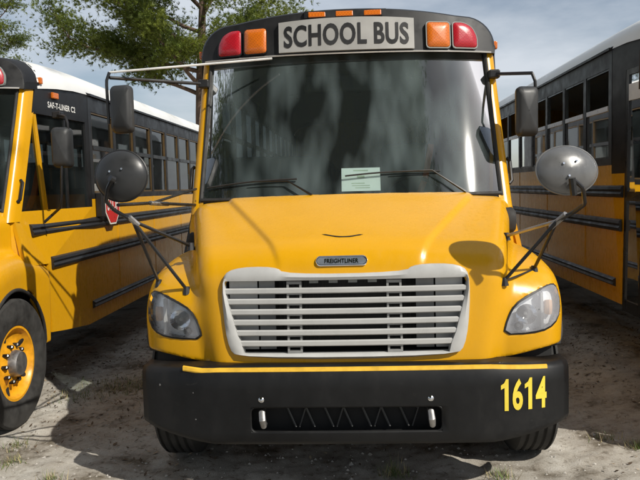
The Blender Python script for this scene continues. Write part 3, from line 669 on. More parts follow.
            g = MB(); g.add([(-(HW-0.015), 1.25, 1.70), (-(HW-0.015), 1.61, 1.70), (-(HW-0.015), 1.64, 2.56), (-(HW-0.015), 1.56, 2.56)], [(0, 1, 2, 3)]); g.build('quarter_pane', 'side_glass', dr)
            s = MB(); s.box(-(HW+0.003), -(HW-0.0), 2.0, 2.30, 2.28, 2.42); s.build('door_white_patch', 'white_letter', dr); taper(dr)  # plain white rectangle on the door
        # side marker
        s = MB(); s.box(*sorted((sx*(HW+0.0), sx*(HW+0.028))), 1.92, 2.02, 2.66, 2.715); taper(s.build('side_marker_lamp', 'amber_lens', bus, bevel=0.008))
        s = MB(); s.box(*sorted((sx*1.08, sx*1.145)), 1.72, 1.76, 2.76, 2.82); s.build('clearance_lamp', 'amber_lens', bus, bevel=0.01)
    def cap_half(t, g=0.0):                        # outline of the cap front, t 0..1 from the left foot to the right foot
        pts = [(-1.135-g, 2.735-g)]
        pts += [(-1.14-g, 2.80)]
        for k in range(9):
            a = R(180-10*k); pts.append((-0.90+(0.235+g)*math.cos(a), 2.80+(0.215+g)*math.sin(a)))
        for x in np.linspace(-0.82, 0.82, 21): pts.append((x, 3.015+0.065*(1-(x/0.86)**2)+g))
        for k in range(9):
            a = R(80-10*k); pts.append((0.90+(0.235+g)*math.cos(a), 2.80+(0.215+g)*math.sin(a)))
        pts += [(1.14+g, 2.80), (1.135+g, 2.735-g)]
        return pts
    # roof
    def roof_sec(g=0.0):
        pts = [(-HW-g, roofz)]
        for k in range(25):
            a = math.pi-math.pi*k/24; c_, s_ = math.cos(a), math.sin(a)
            pts.append((math.copysign(abs(c_)**0.62, c_)*(HW-0.0+g), roofz+0.02+(0.27+g)*abs(s_)**0.8))
        pts.append((HW+g, roofz)); return pts
    def resample(pts, n=41):
        p = np.array(pts); q = np.concatenate([[0], np.cumsum(np.hypot(*np.diff(p, axis=0).T))]); q /= q[-1]; t = np.linspace(0, 1, n)
        return [(float(np.interp(k, q, p[:, 0])), float(np.interp(k, q, p[:, 1]))) for k in t]
    sec = resample(roof_sec()); ol0 = resample([(x*CK*1.028, 1.75+(max(z+0.02, 2.76)-1.75)*CK+0.0) for x, z in cap_half(0)])
    def rsec(t): return [(a_[0]*(1-t)+b_[0]*t, a_[1]*(1-t)+b_[1]*t) for a_, b_ in zip(ol0, sec)]
    s = MB(); s.grid([[(x, y, z) for x, z in rsec(t)] for y, t in ((1.70, 0), (1.85, 0.3), (2.0, 0.55), (2.3, 0.88))]+[[(x, y, z) for x, z in sec] for y in (2.62, 4, 6, 8, 10, 10.9)]+[[(x*0.97, 11.15, roofz+(z-roofz)*0.75) for x, z in sec], [(x*0.93, 11.2, roofz+(z-roofz)*0.3) for x, z in sec]])
    s.build('roof', 'white_roof', bus, smooth=True, sharp=60)
    for sx in (-1, 1):
        s = MB(); s.box(*sorted((sx*(HW-0.005), sx*(HW+0.03))), 2.62, Y1, roofz-0.01, roofz+0.012); s.build('rain_gutter', 'cap_black', bus)
    s = MB(); s.prism([(-HW+0.03, 0.5), (HW-0.03, 0.5)]+[(x*0.995, z-0.002) for x, z in sec[::-1]], 'y', Y1-0.34, Y1-0.30); s.build('rear_wall', 'yellow', bus)
    # ---------- roof cap with lamps and sign
    ol = cap_half(0)
    s = MB(); nrow = 9; rows = []
    bl = [(x, 2.735) for x, z in ol]
    for j in range(nrow):
        t = j/(nrow-1); rows.append([(x*0.99, float(cap_y(x, 2.735+(z-2.735)*t)), 2.735+(z-0.012-2.735)*t+0.0) for x, z in ol])
    s.grid(rows)
    e1 = [(x, float(cap_y(x, z))+0.02, z) for x, z in ol]
    e2 = [(x*1.02, max(float(cap_y(x, z))+0.12, 1.66), z+0.012) for x, z in ol]
    e3 = [(sx_, 2.03, zz_) for sx_, zz_ in zip(np.interp(np.linspace(0, 1, len(ol)), np.linspace(0, 1, len(sec)), [p[0] for p in sec])*1.004, np.interp(np.linspace(0, 1, len(ol)), np.linspace(0, 1, len(sec)), [p[1] for p in sec])+0.006)]
    e3 = [(x*1.03, 1.73, max(z+0.022, 2.74)) for x, z in ol]
    s.grid([rows[-1], e1, e2, e3])
    # underside lip
    lo_f = [(x, float(cap_y(x, 2.735)), 2.735) for x in np.linspace(-1.13, 1.13, 25)]
    lo_b = [(x, float(ws_y(x*CK, 2.70))+0.05, 2.745) for x in np.linspace(-1.13, 1.13, 25)]
    s.grid([lo_f, lo_b]); cap = s.build('roof_cap', 'cap_black', bus, smooth=True, sharp=40)
    s = MB(); s.grid([[(x, float(cap_y(x, 2.735))-0.012, 2.733), (x, float(cap_y(x, 2.735))-0.016, 2.742), (x, float(cap_y(x, 2.735))+0.005, 2.748)] for x in np.linspace(-1.10, 1.10, 41)]); s.build('drip_trim', 'sash_silver', cap, smooth=True)
    def cpt(x, z, off): return (x, float(cap_y(x, z))-off, z)
    # sign
    s = MB(); P = [[cpt(x, 2.755, 0.0), cpt(x, 2.757, 0.03), cpt(x, 2.985+0.02*(1-(x/0.5)**2), 0.03), cpt(x, 2.987+0.02*(1-(x/0.5)**2), 0.0)] for x in np.linspace(-0.505, 0.505, 21)]
    s.grid(P); s.add(P[0], [(0, 1, 2, 3)]); s.add(P[-1], [(0, 1, 2, 3)])
    sg = s.build('destination_sign', 'silver_sign', cap)
    vs_, fs_ = text_mesh('SCHOOL BUS', 0.93, 0.165, 0.028); s = MB(); s.add([cpt(u, 2.868+v+0.012*(1-(u/0.5)**2), 0.0335) for u, v in vs_], fs_); s.build('sign_lettering', 'letter_black', sg)
    # warning lamps
    def lamp(x0, x1, z0, z1, outer, mat):
        sg_ = 1 if x0+x1 > 0 else -1; p = [(x0, z0), (x1, z0), (x1, z1), (x0, z1)]
        if outer:
            xo, xi = (x1, x0) if sg_ > 0 else (x0, x1)
            p = [(xi, z0), (xo, z0), (xo, z0+(z1-z0)*0.45), (xo-sg_*0.035, z0+(z1-z0)*0.82), (xo-sg_*0.10, z1), (xi, z1)]
        pp = []
        for i in range(len(p)):
            q0 = np.array(p[i-1]); q1 = np.array(p[i]); q2 = np.array(p[(i+1) % len(p)]); c0 = (q0-q1)/np.linalg.norm(q0-q1)*0.022; c2 = (q2-q1)/np.linalg.norm(q2-q1)*0.022
            pp += [tuple(q1+c0), tuple(q1+(c0+c2)*0.3), tuple(q1+c2)]
        p = pp; cx_ = sum(q[0] for q in p)/len(p); cz_ = sum(q[1] for q in p)/len(p)
        s = MB(); P = []
        for (x, z) in p: P.append([cpt(x, z, 0.0), cpt(x, z, 0.022), cpt(cx_+(x-cx_)*0.93, cz_+(z-cz_)*0.93, 0.03), cpt(cx_+(x-cx_)*0.5, cz_+(z-cz_)*0.5, 0.036), cpt(cx_+(x-cx_)*0.01, cz_+(z-cz_)*0.01, 0.038)])
        s.grid(P, True); o = s.build('warning_lamp', mat, cap, smooth=True, sharp=50)
        s = MB(); P = [[cpt(cx_+(x-cx_)*k_, cz_+(z-cz_)*k_, o_) for k_, o_ in ((1.07, -0.004), (1.07, 0.024), (1.0, 0.024), (1.0, 0.0))] for x, z in p]; s.grid(P, True); s.build('lamp_bezel', 'interior_grey' if sg_ > 0 else 'black_plastic', o)
    for sx in (-1, 1):
        lamp(*sorted((sx*0.60, sx*0.775)), 2.765, 2.955, False, 'amber_lens'); lamp(*sorted((sx*0.80, sx*0.985)), 2.765, 2.955, True, 'red_lens')
    s = MB(); s.grid([[(x, float(cap_y(x, 3.0))-0.02, 3.01), (x, float(cap_y(x, 3.0))-0.015, 3.062), (x, float(cap_y(x, 3.0))+0.12, 3.085)] for x in np.linspace(-0.31, 0.30, 15)]); s.build('marker_strip', 'black_plastic', cap)
    for xm in (-0.215, -0.01, 0.20):
        s = MB(); y = float(cap_y(xm, 3.0))-0.026; s.add([(xm-0.065, y, 3.014), (xm+0.065, y, 3.014), (xm+0.065, y+0.008, 3.055), (xm-0.065, y+0.008, 3.055), (xm-0.065, y+0.05, 3.014), (xm+0.065, y+0.05, 3.014), (xm+0.065, y+0.05, 3.055), (xm-0.065, y+0.05, 3.055)],
              [(0, 1, 2, 3), (4, 7, 6, 5), (0, 3, 7, 4), (1, 5, 6, 2), (3, 2, 6, 7), (0, 4, 5, 1)]); s.build('marker_lamp', 'amber_lens', cap, bevel=0.006)
    cap_scale(cap)
    s = MB(); s.tube([(0.0, 2.15, 3.05), (0.0, 2.15, 3.17)], 0.012, 8); s.tube([(0, 2.15, 3.17), (0, 2.15, 3.20)], 0.022, 8); s.build('antenna', 'black_metal', bus)
    s = MB(); P = [[(0.40+r_*math.cos(a), 2.6+r_*math.sin(a), z_) for r_, z_ in ((0.08, 3.04), (0.08, 3.10), (0.06, 3.14), (0.001, 3.15))] for a in np.linspace(0, 2*math.pi, 17)[:-1]]; s.grid(P, True); s.build('strobe_lamp', 'white_letter', bus, smooth=True)
    # ---------- windshield
    s = MB(); P = [[(x*(1.05-0.025*(z-1.68))/1.05, float(ws_y(x, z)), z) for x in np.linspace(-1.05, 1.05, 41)] for z in np.linspace(1.60, 2.72, 16)]
    s.grid(P); wso = s.build('windshield', 'windshield_glass', bus, smooth=True)
    s = MB(); P = []
    zz = np.linspace(1.66, 2.71, 12)
    for (pts) in ([(-1.04+0.025*(z-1.68), z) for z in zz], [(1.04-0.025*(z-1.68), z) for z in zz]):
        s.tube([(x, float(ws_y(x, z))-0.004, z) for x, z in pts], 0.014, 6)
    s.tube([(x, float(ws_y(x, 1.675))-0.004, 1.675) for x in np.linspace(-1.04, 1.04, 31)], 0.018, 6)
    s.build('gasket', 'rubber', wso, smooth=True)
    # front wall under the windshield + cowl grille
    s = MB(); s.grid([[(x, float(ws_base(x))+0.0, z) for x in np.linspace(-1.06, 1.06, 21)] for z in (0.60, 1.2, 1.655)]); s.build('firewall', 'liner', bus, smooth=True)
    # wipers
    for (b0, b1, a0, a1) in (((207, 188), (297, 179), (288, 181), (312, 195)), ((345, 176), (440, 171), (432, 170), (466, 192))):
        def wpt(p, off):
            Y = 1.1
            for _ in range(12):
                q = at(p[0], p[1], Y); Y = float(ws_y(q[0], q[2]))-off
            q = at(p[0], p[1], Y); return q
        s = MB(); pts = [wpt((b0[0]+(b1[0]-b0[0])*t, b0[1]+(b1[1]-b0[1])*t+3*math.sin(t*3.1)*-0.6), 0.02) for t in np.linspace(0, 1, 9)]; s.tube(pts, 0.0065, 6)
        wo = s.build('wiper', 'rubber', bus, smooth=True)
        s = MB(); q0, q1 = wpt(a0, 0.04), wpt(a1, 0.05); s.tube([pts[4]+np.array([0, -0.02, 0]), q0, (q0+q1)/2, q1], [0.004, 0.005, 0.007, 0.010], 6); s.build('wiper_arm', 'black_metal', wo, smooth=True)
    # ---------- inside
    s = MB(); s.box(-1.07, 1.07, 1.0, 10.8, 0.86, 0.92); s.build('cabin_floor', 'floor_dark', bus)
    s = MB(); P = [[(x, float(ws_base(x))+0.03, 1.60), (x, float(ws_base(x))+0.10, 1.64), (x, 1.60, 1.60), (x, 1.68, 1.45), (x, 1.66, 1.05)] for x in np.linspace(-1.04, 1.04, 21)]; s.grid(P); s.build('dashboard', 'dash_grey', bus, smooth=True)
    s = MB(); ring = [(0.52+0.23*math.cos(a), 2.02+0.12*math.sin(a), 1.62+0.19*math.sin(a)) for a in np.linspace(0, 2*math.pi, 29)]; s.tube(ring, 0.016, 8, False); s.tube([(0.52, 1.95, 1.55), (0.52, 2.02, 1.62)], 0.04, 8)
    for a in (0, 2.1, 4.2): s.tube([(0.52, 2.02, 1.62), (0.52+0.22*math.cos(a), 2.02+0.115*math.sin(a), 1.62+0.18*math.sin(a))], 0.012, 6)
    s.build('steering_wheel', 'black_plastic', bus, smooth=True)
    s = MB(); s.box(0.28, 0.76, 2.55, 2.68, 1.25, 2.12); s.box(0.28, 0.76, 2.2, 2.6, 1.15, 1.28); s.box(0.45, 0.6, 2.3, 2.5, 0.92, 1.15); s.build('driver_seat', 'seat_vinyl', bus, bevel=0.05)
    s = MB(); s.tube([(0.72, 2.53, 2.1), (0.66, 2.5, 1.8), (0.5, 2.45, 1.4)], 0.03, 6); s.build('seat_belt', 'orange_cloth', bus)
    seatm = None
    for k in range(11):
        for xx in (-0.72, 0.72):
            if seatm is None:
                s = MB(); s.box(-0.47, 0.47, 0.0, 0.12, 0.45, 1.15); s.box(-0.47, 0.47, -0.40, 0.0, 0.35, 0.48); s.box(-0.4, -0.36, -0.2, -0.16, 0, 0.35); s.box(0.36, 0.4, -0.2, -0.16, 0, 0.35)
                o = s.build('passenger_seat', 'seat_vinyl', bus, bevel=0.04); seatm = o
            else:
                o = seatm.copy(); col.objects.link(o)
            o.location = (xx, 3.35+k*0.70, 0.92)
    # inside mirror
    s = MB(); s.box(-0.35, 0.35, 2.02, 2.05, 2.52, 2.66); s.build('inside_mirror', 'black_plastic', bus, bevel=0.015)
    # ---------- mirrors
    def disc(sx, c, nrm, rad, mat):
        nrm = Vector(nrm).normalized(); q = nrm.to_track_quat('Z', 'Y'); prof = [(0.0005, 0.055), (0.35, 0.051), (0.65, 0.038), (0.88, 0.018), (0.97, 0.003), (1.0, -0.006), (0.985, -0.016), (0.93, -0.018), (0.6, -0.03), (0.0005, -0.045)]
        P = []
        for k in range(40):
            a = 2*math.pi*k/40; row = []
            for r_, h in prof:
                v = q @ Vector((r_*rad[0]*math.cos(a), r_*rad[1]*math.sin(a), h)); row.append((c[0]+v.x, c[1]+v.y, c[2]+v.z))
            P.append(row)
        s = MB(); s.grid(P, True); o = s.build('crossview_mirror', mat, bus, smooth=True, sharp=60)
        s = MB(); ringp = []
        for k in range(41):
            a = 2*math.pi*k/40; v = q @ Vector((rad[0]*0.995*math.cos(a), rad[1]*0.995*math.sin(a), -0.006)); ringp.append((c[0]+v.x, c[1]+v.y, c[2]+v.z))
        s.tube(ringp, 0.006, 6, False); s.build('mirror_rim', 'mirror_grey' if sx > 0 else 'black_plastic', o, smooth=True)
        for k in range(3):
            a = R(50+100*k); v = q @ Vector((0.045*math.cos(a), 0.045*math.sin(a), 0.052)); p0 = Vector(c)+v; s = MB(); s.tube([tuple(p0), tuple(p0+nrm*0.008)], 0.006, 6); s.build('screw', 'chrome', o)
        return o
    cR = at(567, 170, -0.08); mr = disc(1, cR, (0.12, -1.0, 0.22), (0.162, 0.127), 'mirror_grey')
    mr.rotation_euler = (0, 0, 0)
    cL = at(121, 176, 0.02); ml = disc(-1, cL, (-0.10, -1.0, 0.05), (0.150, 0.140), 'mirror_black')
    def arm(o, pts, r=0.011, mat='black_metal', nm='support_tube'):
        s = MB(); pts = [np.array(p) for p in pts]
        if len(pts) > 2:                            # round the bends
            q = [pts[0]]
            for i in range(1, len(pts)-1):
                for t in (0.25, 0.1): q.append(pts[i]+(pts[i-1]-pts[i])*t)
                for t in (0.1, 0.25): q.append(pts[i]+(pts[i+1]-pts[i])*t)
            q.append(pts[-1]); pts = q
        s.tube(pts, r, 8); s.build(nm, mat, o, smooth=True)
    def foot(o, p, r=0.028):
        s = MB(); p = np.array(p); s.tube([p+np.array([0, 0, 0.02]), p+np.array([0, 0.0, -0.025])], [r*0.6, r], 8); s.build('mount_foot', 'black_plastic', o, smooth=True)
    # right
    j = at(557, 221, 0.10)
    arm(mr, [at(574, 180, -0.16), at(583, 188, -0.14), at(585, 204, -0.06), at(574, 212, 0.02), j], 0.011)
    arm(mr, [at(572, 178, -0.17), at(574, 195, -0.16)], 0.018, nm='bracket')
    f1, f2, f3 = onhood(504, 281), onhood(534, 269), onhood(506, 236)
    for ft_ in (f1, f2, f3): arm(mr, [j, ft_], 0.010, 'black_metal' if ft_ is not f3 else 'steel'); foot(mr, ft_)
    arm(mr, [at(566, 214, 0.06), at(551, 227, 0.14)], 0.017, 'steel', 'clamp'); arm(mr, [f1, (f1+f2)/2+np.array([0, -0.01, 0.0]), f2], 0.006)
    # left
    j = at(133, 221, 0.12)
    arm(ml, [at(113, 178, -0.075), at(108, 188, -0.05), at(106, 201, -0.01), at(114, 210, 0.04), j], 0.011)
    arm(ml, [at(110, 178, -0.09), at(114, 180, -0.07)], 0.018, nm='bracket')
    f1, f2, f3 = onhood(187, 290), onhood(159, 283), onhood(191, 246)
    for ft_ in (f1, f2, f3): arm(ml, [j, ft_], 0.010); foot(ml, ft_)
    arm(ml, [at(129, 217, 0.10), at(138, 225, 0.14)], 0.016, 'steel', 'clamp')
    k1 = at(196, 205, 1.12); k2 = at(152, 203, 0.5); k3 = at(118, 205, 0.08)
    arm(ml, [k3, k2, k1], 0.010); arm(ml, [k2, at(196, 189, 1.14)], 0.009); arm(ml, [at(150, 203, 0.47), at(168, 204, 0.73)], 0.014, 'steel', 'clamp')
    # flat mirrors
    for (sx, pa, pb, Y, arms) in ((-1, (110, 86), (135, 133), 0.95, [((272, 58.5), 1.29), ((204, 84), 1.44)]), (1, (515, 87), (538, 136), 1.15, [((494, 74), 1.45)])):
        p0, p1 = at(*pa, Y), at(*pb, Y); cx_, cz_ = (p0[0]+p1[0])/2, (p0[2]+p1[2])/2; hw, hh = abs(p1[0]-p0[0])/2, abs(p1[2]-p0[2])/2
        ol_ = smooth_poly([(-hw, -hh), (hw, -hh), (hw, hh), (-hw, hh)], 0); ro = []
        for (ax_, az_, a0) in ((1, -1, -90), (1, 1, 0), (-1, 1, 90), (-1, -1, 180)):
            for k in range(5): a = R(a0+22.5*k); ro.append((ax_*(hw-0.035)+0.035*math.cos(a), az_*(hh-0.035)+0.035*math.sin(a)))
        s = MB(); tl = sx*0.22
        def mp(u, v, d): return (cx_+u, Y+d+u*tl, cz_+v)
        P = [[mp(u*0.02, v*0.02, -0.075), mp(u*0.6, v*0.7, -0.07), mp(u*0.88, v*0.92, -0.055), mp(u, v, -0.02), mp(u, v, 0.02), mp(u*0.95, v*0.97, 0.022), mp(u*0.02, v*0.02, 0.018)] for u, v in ro]; s.grid(P, True)
        o = s.build('rearview_mirror', 'mirror_black', bus, smooth=True, sharp=50)
        s = MB(); P = [[mp(u*0.93, v*0.96, 0.0235) for u, v in ro]]; s.add(P[0], [tuple(range(len(ro)))]); s.build('mirror_glass', 'chrome', o)
        xo = cx_+(-hw-0.02 if sx < 0 else hw*0.75)
        vt = [(xo, Y+0.0, cz_-hh*0.6), (xo, Y-0.01, cz_+hh+0.03), (xo-sx*0.02, Y, cz_+hh+0.09)]
        arm(o, vt, 0.011, nm='stem')
        for i, (pp, Ye) in enumerate(arms):
            e = at(*pp, Ye); st = np.array([xo-sx*0.02, Y, cz_+hh+0.09-(0.0 if sx > 0 else 0.035*i)]); arm(o, [st, e], 0.012 if i or sx > 0 else 0.008, 'black_metal' if (i or sx > 0) else 'sash_silver', 'mirror_arm')
        s = MB(); e = at(*arms[-1][0], arms[-1][1]); s.box(e[0]-0.04, e[0]+0.04, e[1]-0.03, e[1]+0.05, e[2]-0.03, e[2]+0.03); s.build('arm_base', 'black_plastic', o, bevel=0.01)
    # rubber hood catches
    for sx, (px, py) in ((1, (505, 222)), (-1, (193, 246))):
        s = MB(); x = sx*1.06; y = 0.88; z = 1.50 if sx > 0 else 1.42; hh = 0.085 if sx > 0 else 0.05
        P = [[(x+sx*o_, y+0.05*k_*math.cos(a), z+hh*k_*math.sin(a)) for k_, o_ in ((1, -0.05), (1, 0.0), (0.75, 0.02), (0.02, 0.025))] for a in np.linspace(0, 2*math.pi, 21)[:-1]]; s.grid(P, True); s.build('hood_catch', 'rubber', bus, smooth=True)
    return bus

bus = build_bus()
tag(bus, 'yellow school bus in the centre facing forward, numbered 1614 on its black bumper', 'bus', 'school buses parked side by side')
left = copy_tree(bus); left.location = (-3.82, 0.60, -0.05)
tag(left, 'yellow school bus at the left edge, driver side with folded stop arm', 'bus')
right = copy_tree(bus); right.location = (3.58, 0.17, 0.14)
tag(right, 'yellow school bus at the right edge, door side in deep shade, dark windows', 'bus')
by_parent = {}
for c in bpy.data.objects:
    if c.parent: by_parent.setdefault(c.parent.name, []).append(c)
for w_ in by_parent[right.name]:                  # its door-side windows have the upper panes let down
    if w_.name.startswith('window') and not w_.name.startswith('window_'):
        for c in by_parent.get(w_.name, []):
            vv = c.data.vertices
            if c.name.startswith('pane') and vv[0].co.x < 0 and vv[2].co.z > 2.4: c.location.z = -0.40
for w_ in by_parent[left.name]:                   # its driver-side mirror reaches farther out, on a lower bracket too
    if w_.name.startswith('rearview_mirror') and w_.data.vertices[0].co.x > 0:
        w_.location = (0.19, 0.32, -0.04)
        s = MB(); mb = w_.data.vertices[0].co; pts = [(mb.x, mb.y+0.04, mb.z-0.10), (mb.x, mb.y, mb.z-0.38), (mb.x-0.04, mb.y+0.05, mb.z-0.50), (mb.x-0.14, mb.y+0.12, mb.z-0.56), (1.02, 1.16, 1.60)]
        s.tube(pts, 0.012, 8); s.build('lower_bracket', 'black_metal', w_, smooth=True)
# number on the middle bus only
s = MB()
def num_pt(u, v): x = 0.80+u; return (x, bump_y(x)-0.0175, 0.602+v)
one_ = [(0.022, -0.0875), (0.044, -0.0875), (0.044, 0.0875), (0.030, 0.0875), (0.020, 0.066), (0.002, 0.054), (0.002, 0.030), (0.022, 0.040)]
for g_, u0, w_ in (('1', 0.0, 0.05), ('6', 0.066, 0.058), ('1', 0.133, 0.05), ('4', 0.198, 0.064)):
    if g_ == '1': s.add([num_pt(u0+u, v) for u, v in one_], [(0, 1, 2, 3, 7), (3, 4, 7), (4, 5, 6, 7)])
    else:
        vs_, fs_ = text_mesh(g_, w_, 0.175, 0.03); s.add([num_pt(u0+w_/2+u, v) for u, v in vs_], fs_)
s.build('fleet_number', 'number_yellow', bus)
# notice behind the windshield
p0 = at(342, 167, 1.3); p1 = at(379, 188, 1.3); s = MB()
P = [[(x, float(ws_y(x, z))+0.012, z) for z in np.linspace(1.715, 1.872, 3)] for x in np.linspace(p0[0], p1[0], 5)]; s.grid(P)
po = s.build('paper_notice', 'paper', None); tag(po, 'pale green paper notice behind the middle bus windshield', 'notice')
md = po.modifiers.new('thickness', 'SOLIDIFY'); md.thickness = 0.0006
s = MB(); xm = (p0[0]+p1[0])/2
for (dx, z, w, h) in ((0, 1.80, 0.05, 0.02), (-0.02, 1.765, 0.09, 0.006), (0.0, 1.75, 0.12, 0.005), (0.01, 1.735, 0.10, 0.005), (0, 1.85, 0.10, 0.008)):
    s.add([(xm+dx-w/2, float(ws_y(xm, z))+0.0105, z), (xm+dx+w/2, float(ws_y(xm, z))+0.0105, z), (xm+dx+w/2, float(ws_y(xm, z+h))+0.0105, z+h), (xm+dx-w/2, float(ws_y(xm, z+h))+0.0105, z+h)], [(0, 1, 2, 3)])
s.build('printed_lines', 'paper_ink', po)

# ------------------------------------------------------------------ trees
def leafmat(name, lo, hi):
    m, n, l, b = new_mat(name)
    t = noise(n, l, 1.1, 3, 0.6); t2 = noise(n, l, 9, 2, 0.6)
    r = ramp(n, l, t.outputs['Fac'], [(0.35, lo), (0.65, hi)]); r2 = ramp(n, l, t2.outputs['Fac'], [(0.3, (0.6, 0.6, 0.55)), (0.7, (1.2, 1.15, 1.0))])
    mx = n.new('ShaderNodeMix'); mx.data_type = 'RGBA'; mx.blend_type = 'MULTIPLY'; mx.inputs['Factor'].default_value = 1
    l.new(r.outputs['Color'], mx.inputs['A']); l.new(r2.outputs['Color'], mx.inputs['B']); l.new(mx.outputs['Result'], b.inputs['Base Color'])
    b.inputs['Roughness'].default_value = 0.5; tr = n.new('ShaderNodeBsdfTranslucent'); l.new(mx.outputs['Result'], tr.inputs['Color'])
    ms = n.new('ShaderNodeMixShader'); ms.inputs['Fac'].default_value = 0.3; out = n['Material Output']; l.new(b.outputs[0], ms.inputs[1]); l.new(tr.outputs[0], ms.inputs[2]); l.new(ms.outputs[0], out.inputs['Surface'])
leafmat('pine_needles', (0.09, 0.14, 0.022), (0.23, 0.28, 0.035))
simple('pine_bark', (0.13, 0.085, 0.06), 0.9, var=0.5, scale=9, bmp=0.6, sc=(1, 1, 0.3))
def pine(seed, height, base, reach, nlimb, tuft_n, blades=22, lean=(0, 0)):
    rg = np.random.default_rng(seed); rnd = random.Random(seed)
    root = empty('pine_tree', (0, 0, 0)); tr = MB(); tips = []
    tp = [np.array([lean[0]*(t**1.5)*height+0.12*math.sin(t*5+seed), lean[1]*(t**1.5)*height+0.1*math.cos(t*4+seed)-0.1*math.cos(seed), t*height]) for t in np.linspace(0, 1, 14)]
    tr.tube(tp, [0.24*(1-t)+0.03 for t in np.linspace(0, 1, 14)], 10)
    def trunk(z): i = min(int(z/height*13), 12); t = z/height*13-i; return tp[i]*(1-t)+tp[i+1]*t
    for k in range(nlimb):
        t = (k+0.5)/nlimb; z = base+(height-base)*t*0.97; a = k*2.399+rnd.uniform(-0.4, 0.4)
        L = reach*(0.55+0.6*math.sin(math.pi*min(1, 0.25+0.75*(1-t))))*rnd.uniform(0.75, 1.2)*(1 if t < 0.85 else 0.6)
        p = trunk(z); d = np.array([math.cos(a), math.sin(a), rnd.uniform(-0.05, 0.35)+0.5*t]); pts = [p]
        for q in range(6):
            d = d+np.array([rnd.uniform(-.18, .18), rnd.uniform(-.18, .18), rnd.uniform(-0.10, 0.2)]); d /= np.linalg.norm(d); pts.append(pts[-1]+d*L/6)
        tr.tube(pts, [0.075*(1-0.13*i)*(1-0.5*t)+0.008 for i in range(7)], 6)
        for q in range(2, 7):
            for _ in range(2 if q < 6 else 4):
                dd = (pts[q]-pts[q-1]); dd = dd/np.linalg.norm(dd)*0.7+np.array([rnd.uniform(-1, 1), rnd.uniform(-1, 1), rnd.uniform(-0.2, 0.7)]); dd /= np.linalg.norm(dd)
                l2 = rnd.uniform(0.35, 0.9)*reach/3.4; e = pts[q]+dd*l2; mid = (pts[q]+e)/2+np.array([0, 0, 0.05])
                tr.tube([pts[q], mid, e], [0.022, 0.016, 0.007], 5); tips.append((e, dd)); 
                if rnd.random() < 0.6: tips.append((mid, dd))
    # needle tufts round the twig ends
    C = np.repeat(np.array([t[0] for t in tips]), tuft_n, 0); D = np.repeat(np.array([t[1] for t in tips]), tuft_n, 0)
    C = C+rg.normal(0, 1, C.shape)*np.array([0.22, 0.22, 0.13])*reach/3.4; D = D*0.6+rg.normal(0, 0.6, D.shape)+np.array([0, 0, 0.35])
    C = np.repeat(C, blades, 0); D = np.repeat(D, blades, 0); D = D/np.linalg.norm(D, axis=1)[:, None]; D = D*1.1+rg.normal(0, 0.42, D.shape); D /= np.linalg.norm(D, axis=1)[:, None]
    S = np.cross(D, rg.normal(0, 1, D.shape)); S /= np.linalg.norm(S, axis=1)[:, None]
    Ln = rg.uniform(0.09, 0.19, len(C))[:, None]; w = 0.0075
    V = np.stack([C-S*w, C+S*w, C+D*Ln-np.array([0, 0, 0.02])], 1).reshape(-1, 3); nF = len(C)
    me = bpy.data.meshes.new('crown'); me.vertices.add(nF*3); me.vertices.foreach_set('co', V.ravel()); me.loops.add(nF*3); me.loops.foreach_set('vertex_index', np.arange(nF*3)); me.polygons.add(nF); me.polygons.foreach_set('loop_start', np.arange(nF)*3); me.polygons.foreach_set('loop_total', np.full(nF, 3)); me.update(); me.validate()
    me.materials.append(M['pine_needles']); cr = bpy.data.objects.new('crown', me); col.objects.link(cr); cr.parent = root
    tr.build('trunk', 'pine_bark', root, smooth=True, sharp=80)
    return root
TREE_Y = 18.0
p = at(204, 100, TREE_Y); t1 = pine(3, 10.8, 4.4, 4.3, 26, 105, 13); t1.location = (p[0], TREE_Y, gz(p[0], TREE_Y)-0.05)
tag(t1, 'tall spreading pine rising behind the gap between the left and middle buses', 'tree', 'pines behind the buses')
p = at(-42, 60, 27.0); t2 = copy_tree(t1); t2.location = (p[0]-1.2, 27, -0.05); t2.rotation_euler = (0, 0, 2.2); t2.scale = (0.93, 0.93, 0.88)
tag(t2, 'small bit of bright pine crown above the left bus at the left edge', 'tree', 'pines behind the buses')
for i, (x, y, rz, sc, lb) in enumerate(((-6.5, -10.0, 0.6, 1.5, 'pine across the yard third from right, mirrored in the windshield'), (-2.0, -9.5, 2.9, 1.65, 'pine across the yard second from right, mirrored in the windshield'),
                                        (2.2, -10.5, 4.4, 1.6, 'pine across the yard farthest right, mirrored in the windshield'), (-11.5, -9.0, 5.3, 1.4, 'pine across the yard beyond all the others, mirrored in the windshield'))):
    o = copy_tree(t1); o.location = (x, y, gz(x, y)-0.05); o.rotation_euler = (0, 0, rz); o.scale = (sc, sc, sc); tag(o, lb, 'tree', 'pines across the yard')

# ------------------------------------------------------------------ litter, gravel and grass on the ground
def true_gz(x, y):
    return gheight(x, y)+np.exp(-np.clip(np.hypot(x, y-1.5)-5, 0, None))*((vnoise(x*5, y*5, 1)-0.5)*0.022+(vnoise(x*13, y*13, 2)-0.5)*0.014+(vnoise(x*29, y*29, 3)-0.5)*0.008)
def tri_object(name, V, per, mats, mi=None):
    nF = len(V)//per; me = bpy.data.meshes.new(name); me.from_pydata(V.tolist(), [], np.arange(nF*per).reshape(-1, per).tolist())
    for m_ in mats: me.materials.append(M[m_])
    if mi is not None: me.polygons.foreach_set('material_index', mi)
    me.update(); o = bpy.data.objects.new(name, me); col.objects.link(o); return o
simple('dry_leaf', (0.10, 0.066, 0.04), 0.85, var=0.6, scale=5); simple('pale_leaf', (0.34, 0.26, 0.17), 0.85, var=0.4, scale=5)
simple('pebble', (0.40, 0.375, 0.335), 0.9, var=0.35, scale=8); simple('grass_blade', (0.10, 0.15, 0.03), 0.6, var=0.5, scale=4); simple('straw', (0.40, 0.33, 0.17), 0.8, var=0.3, scale=4)
N = 30000
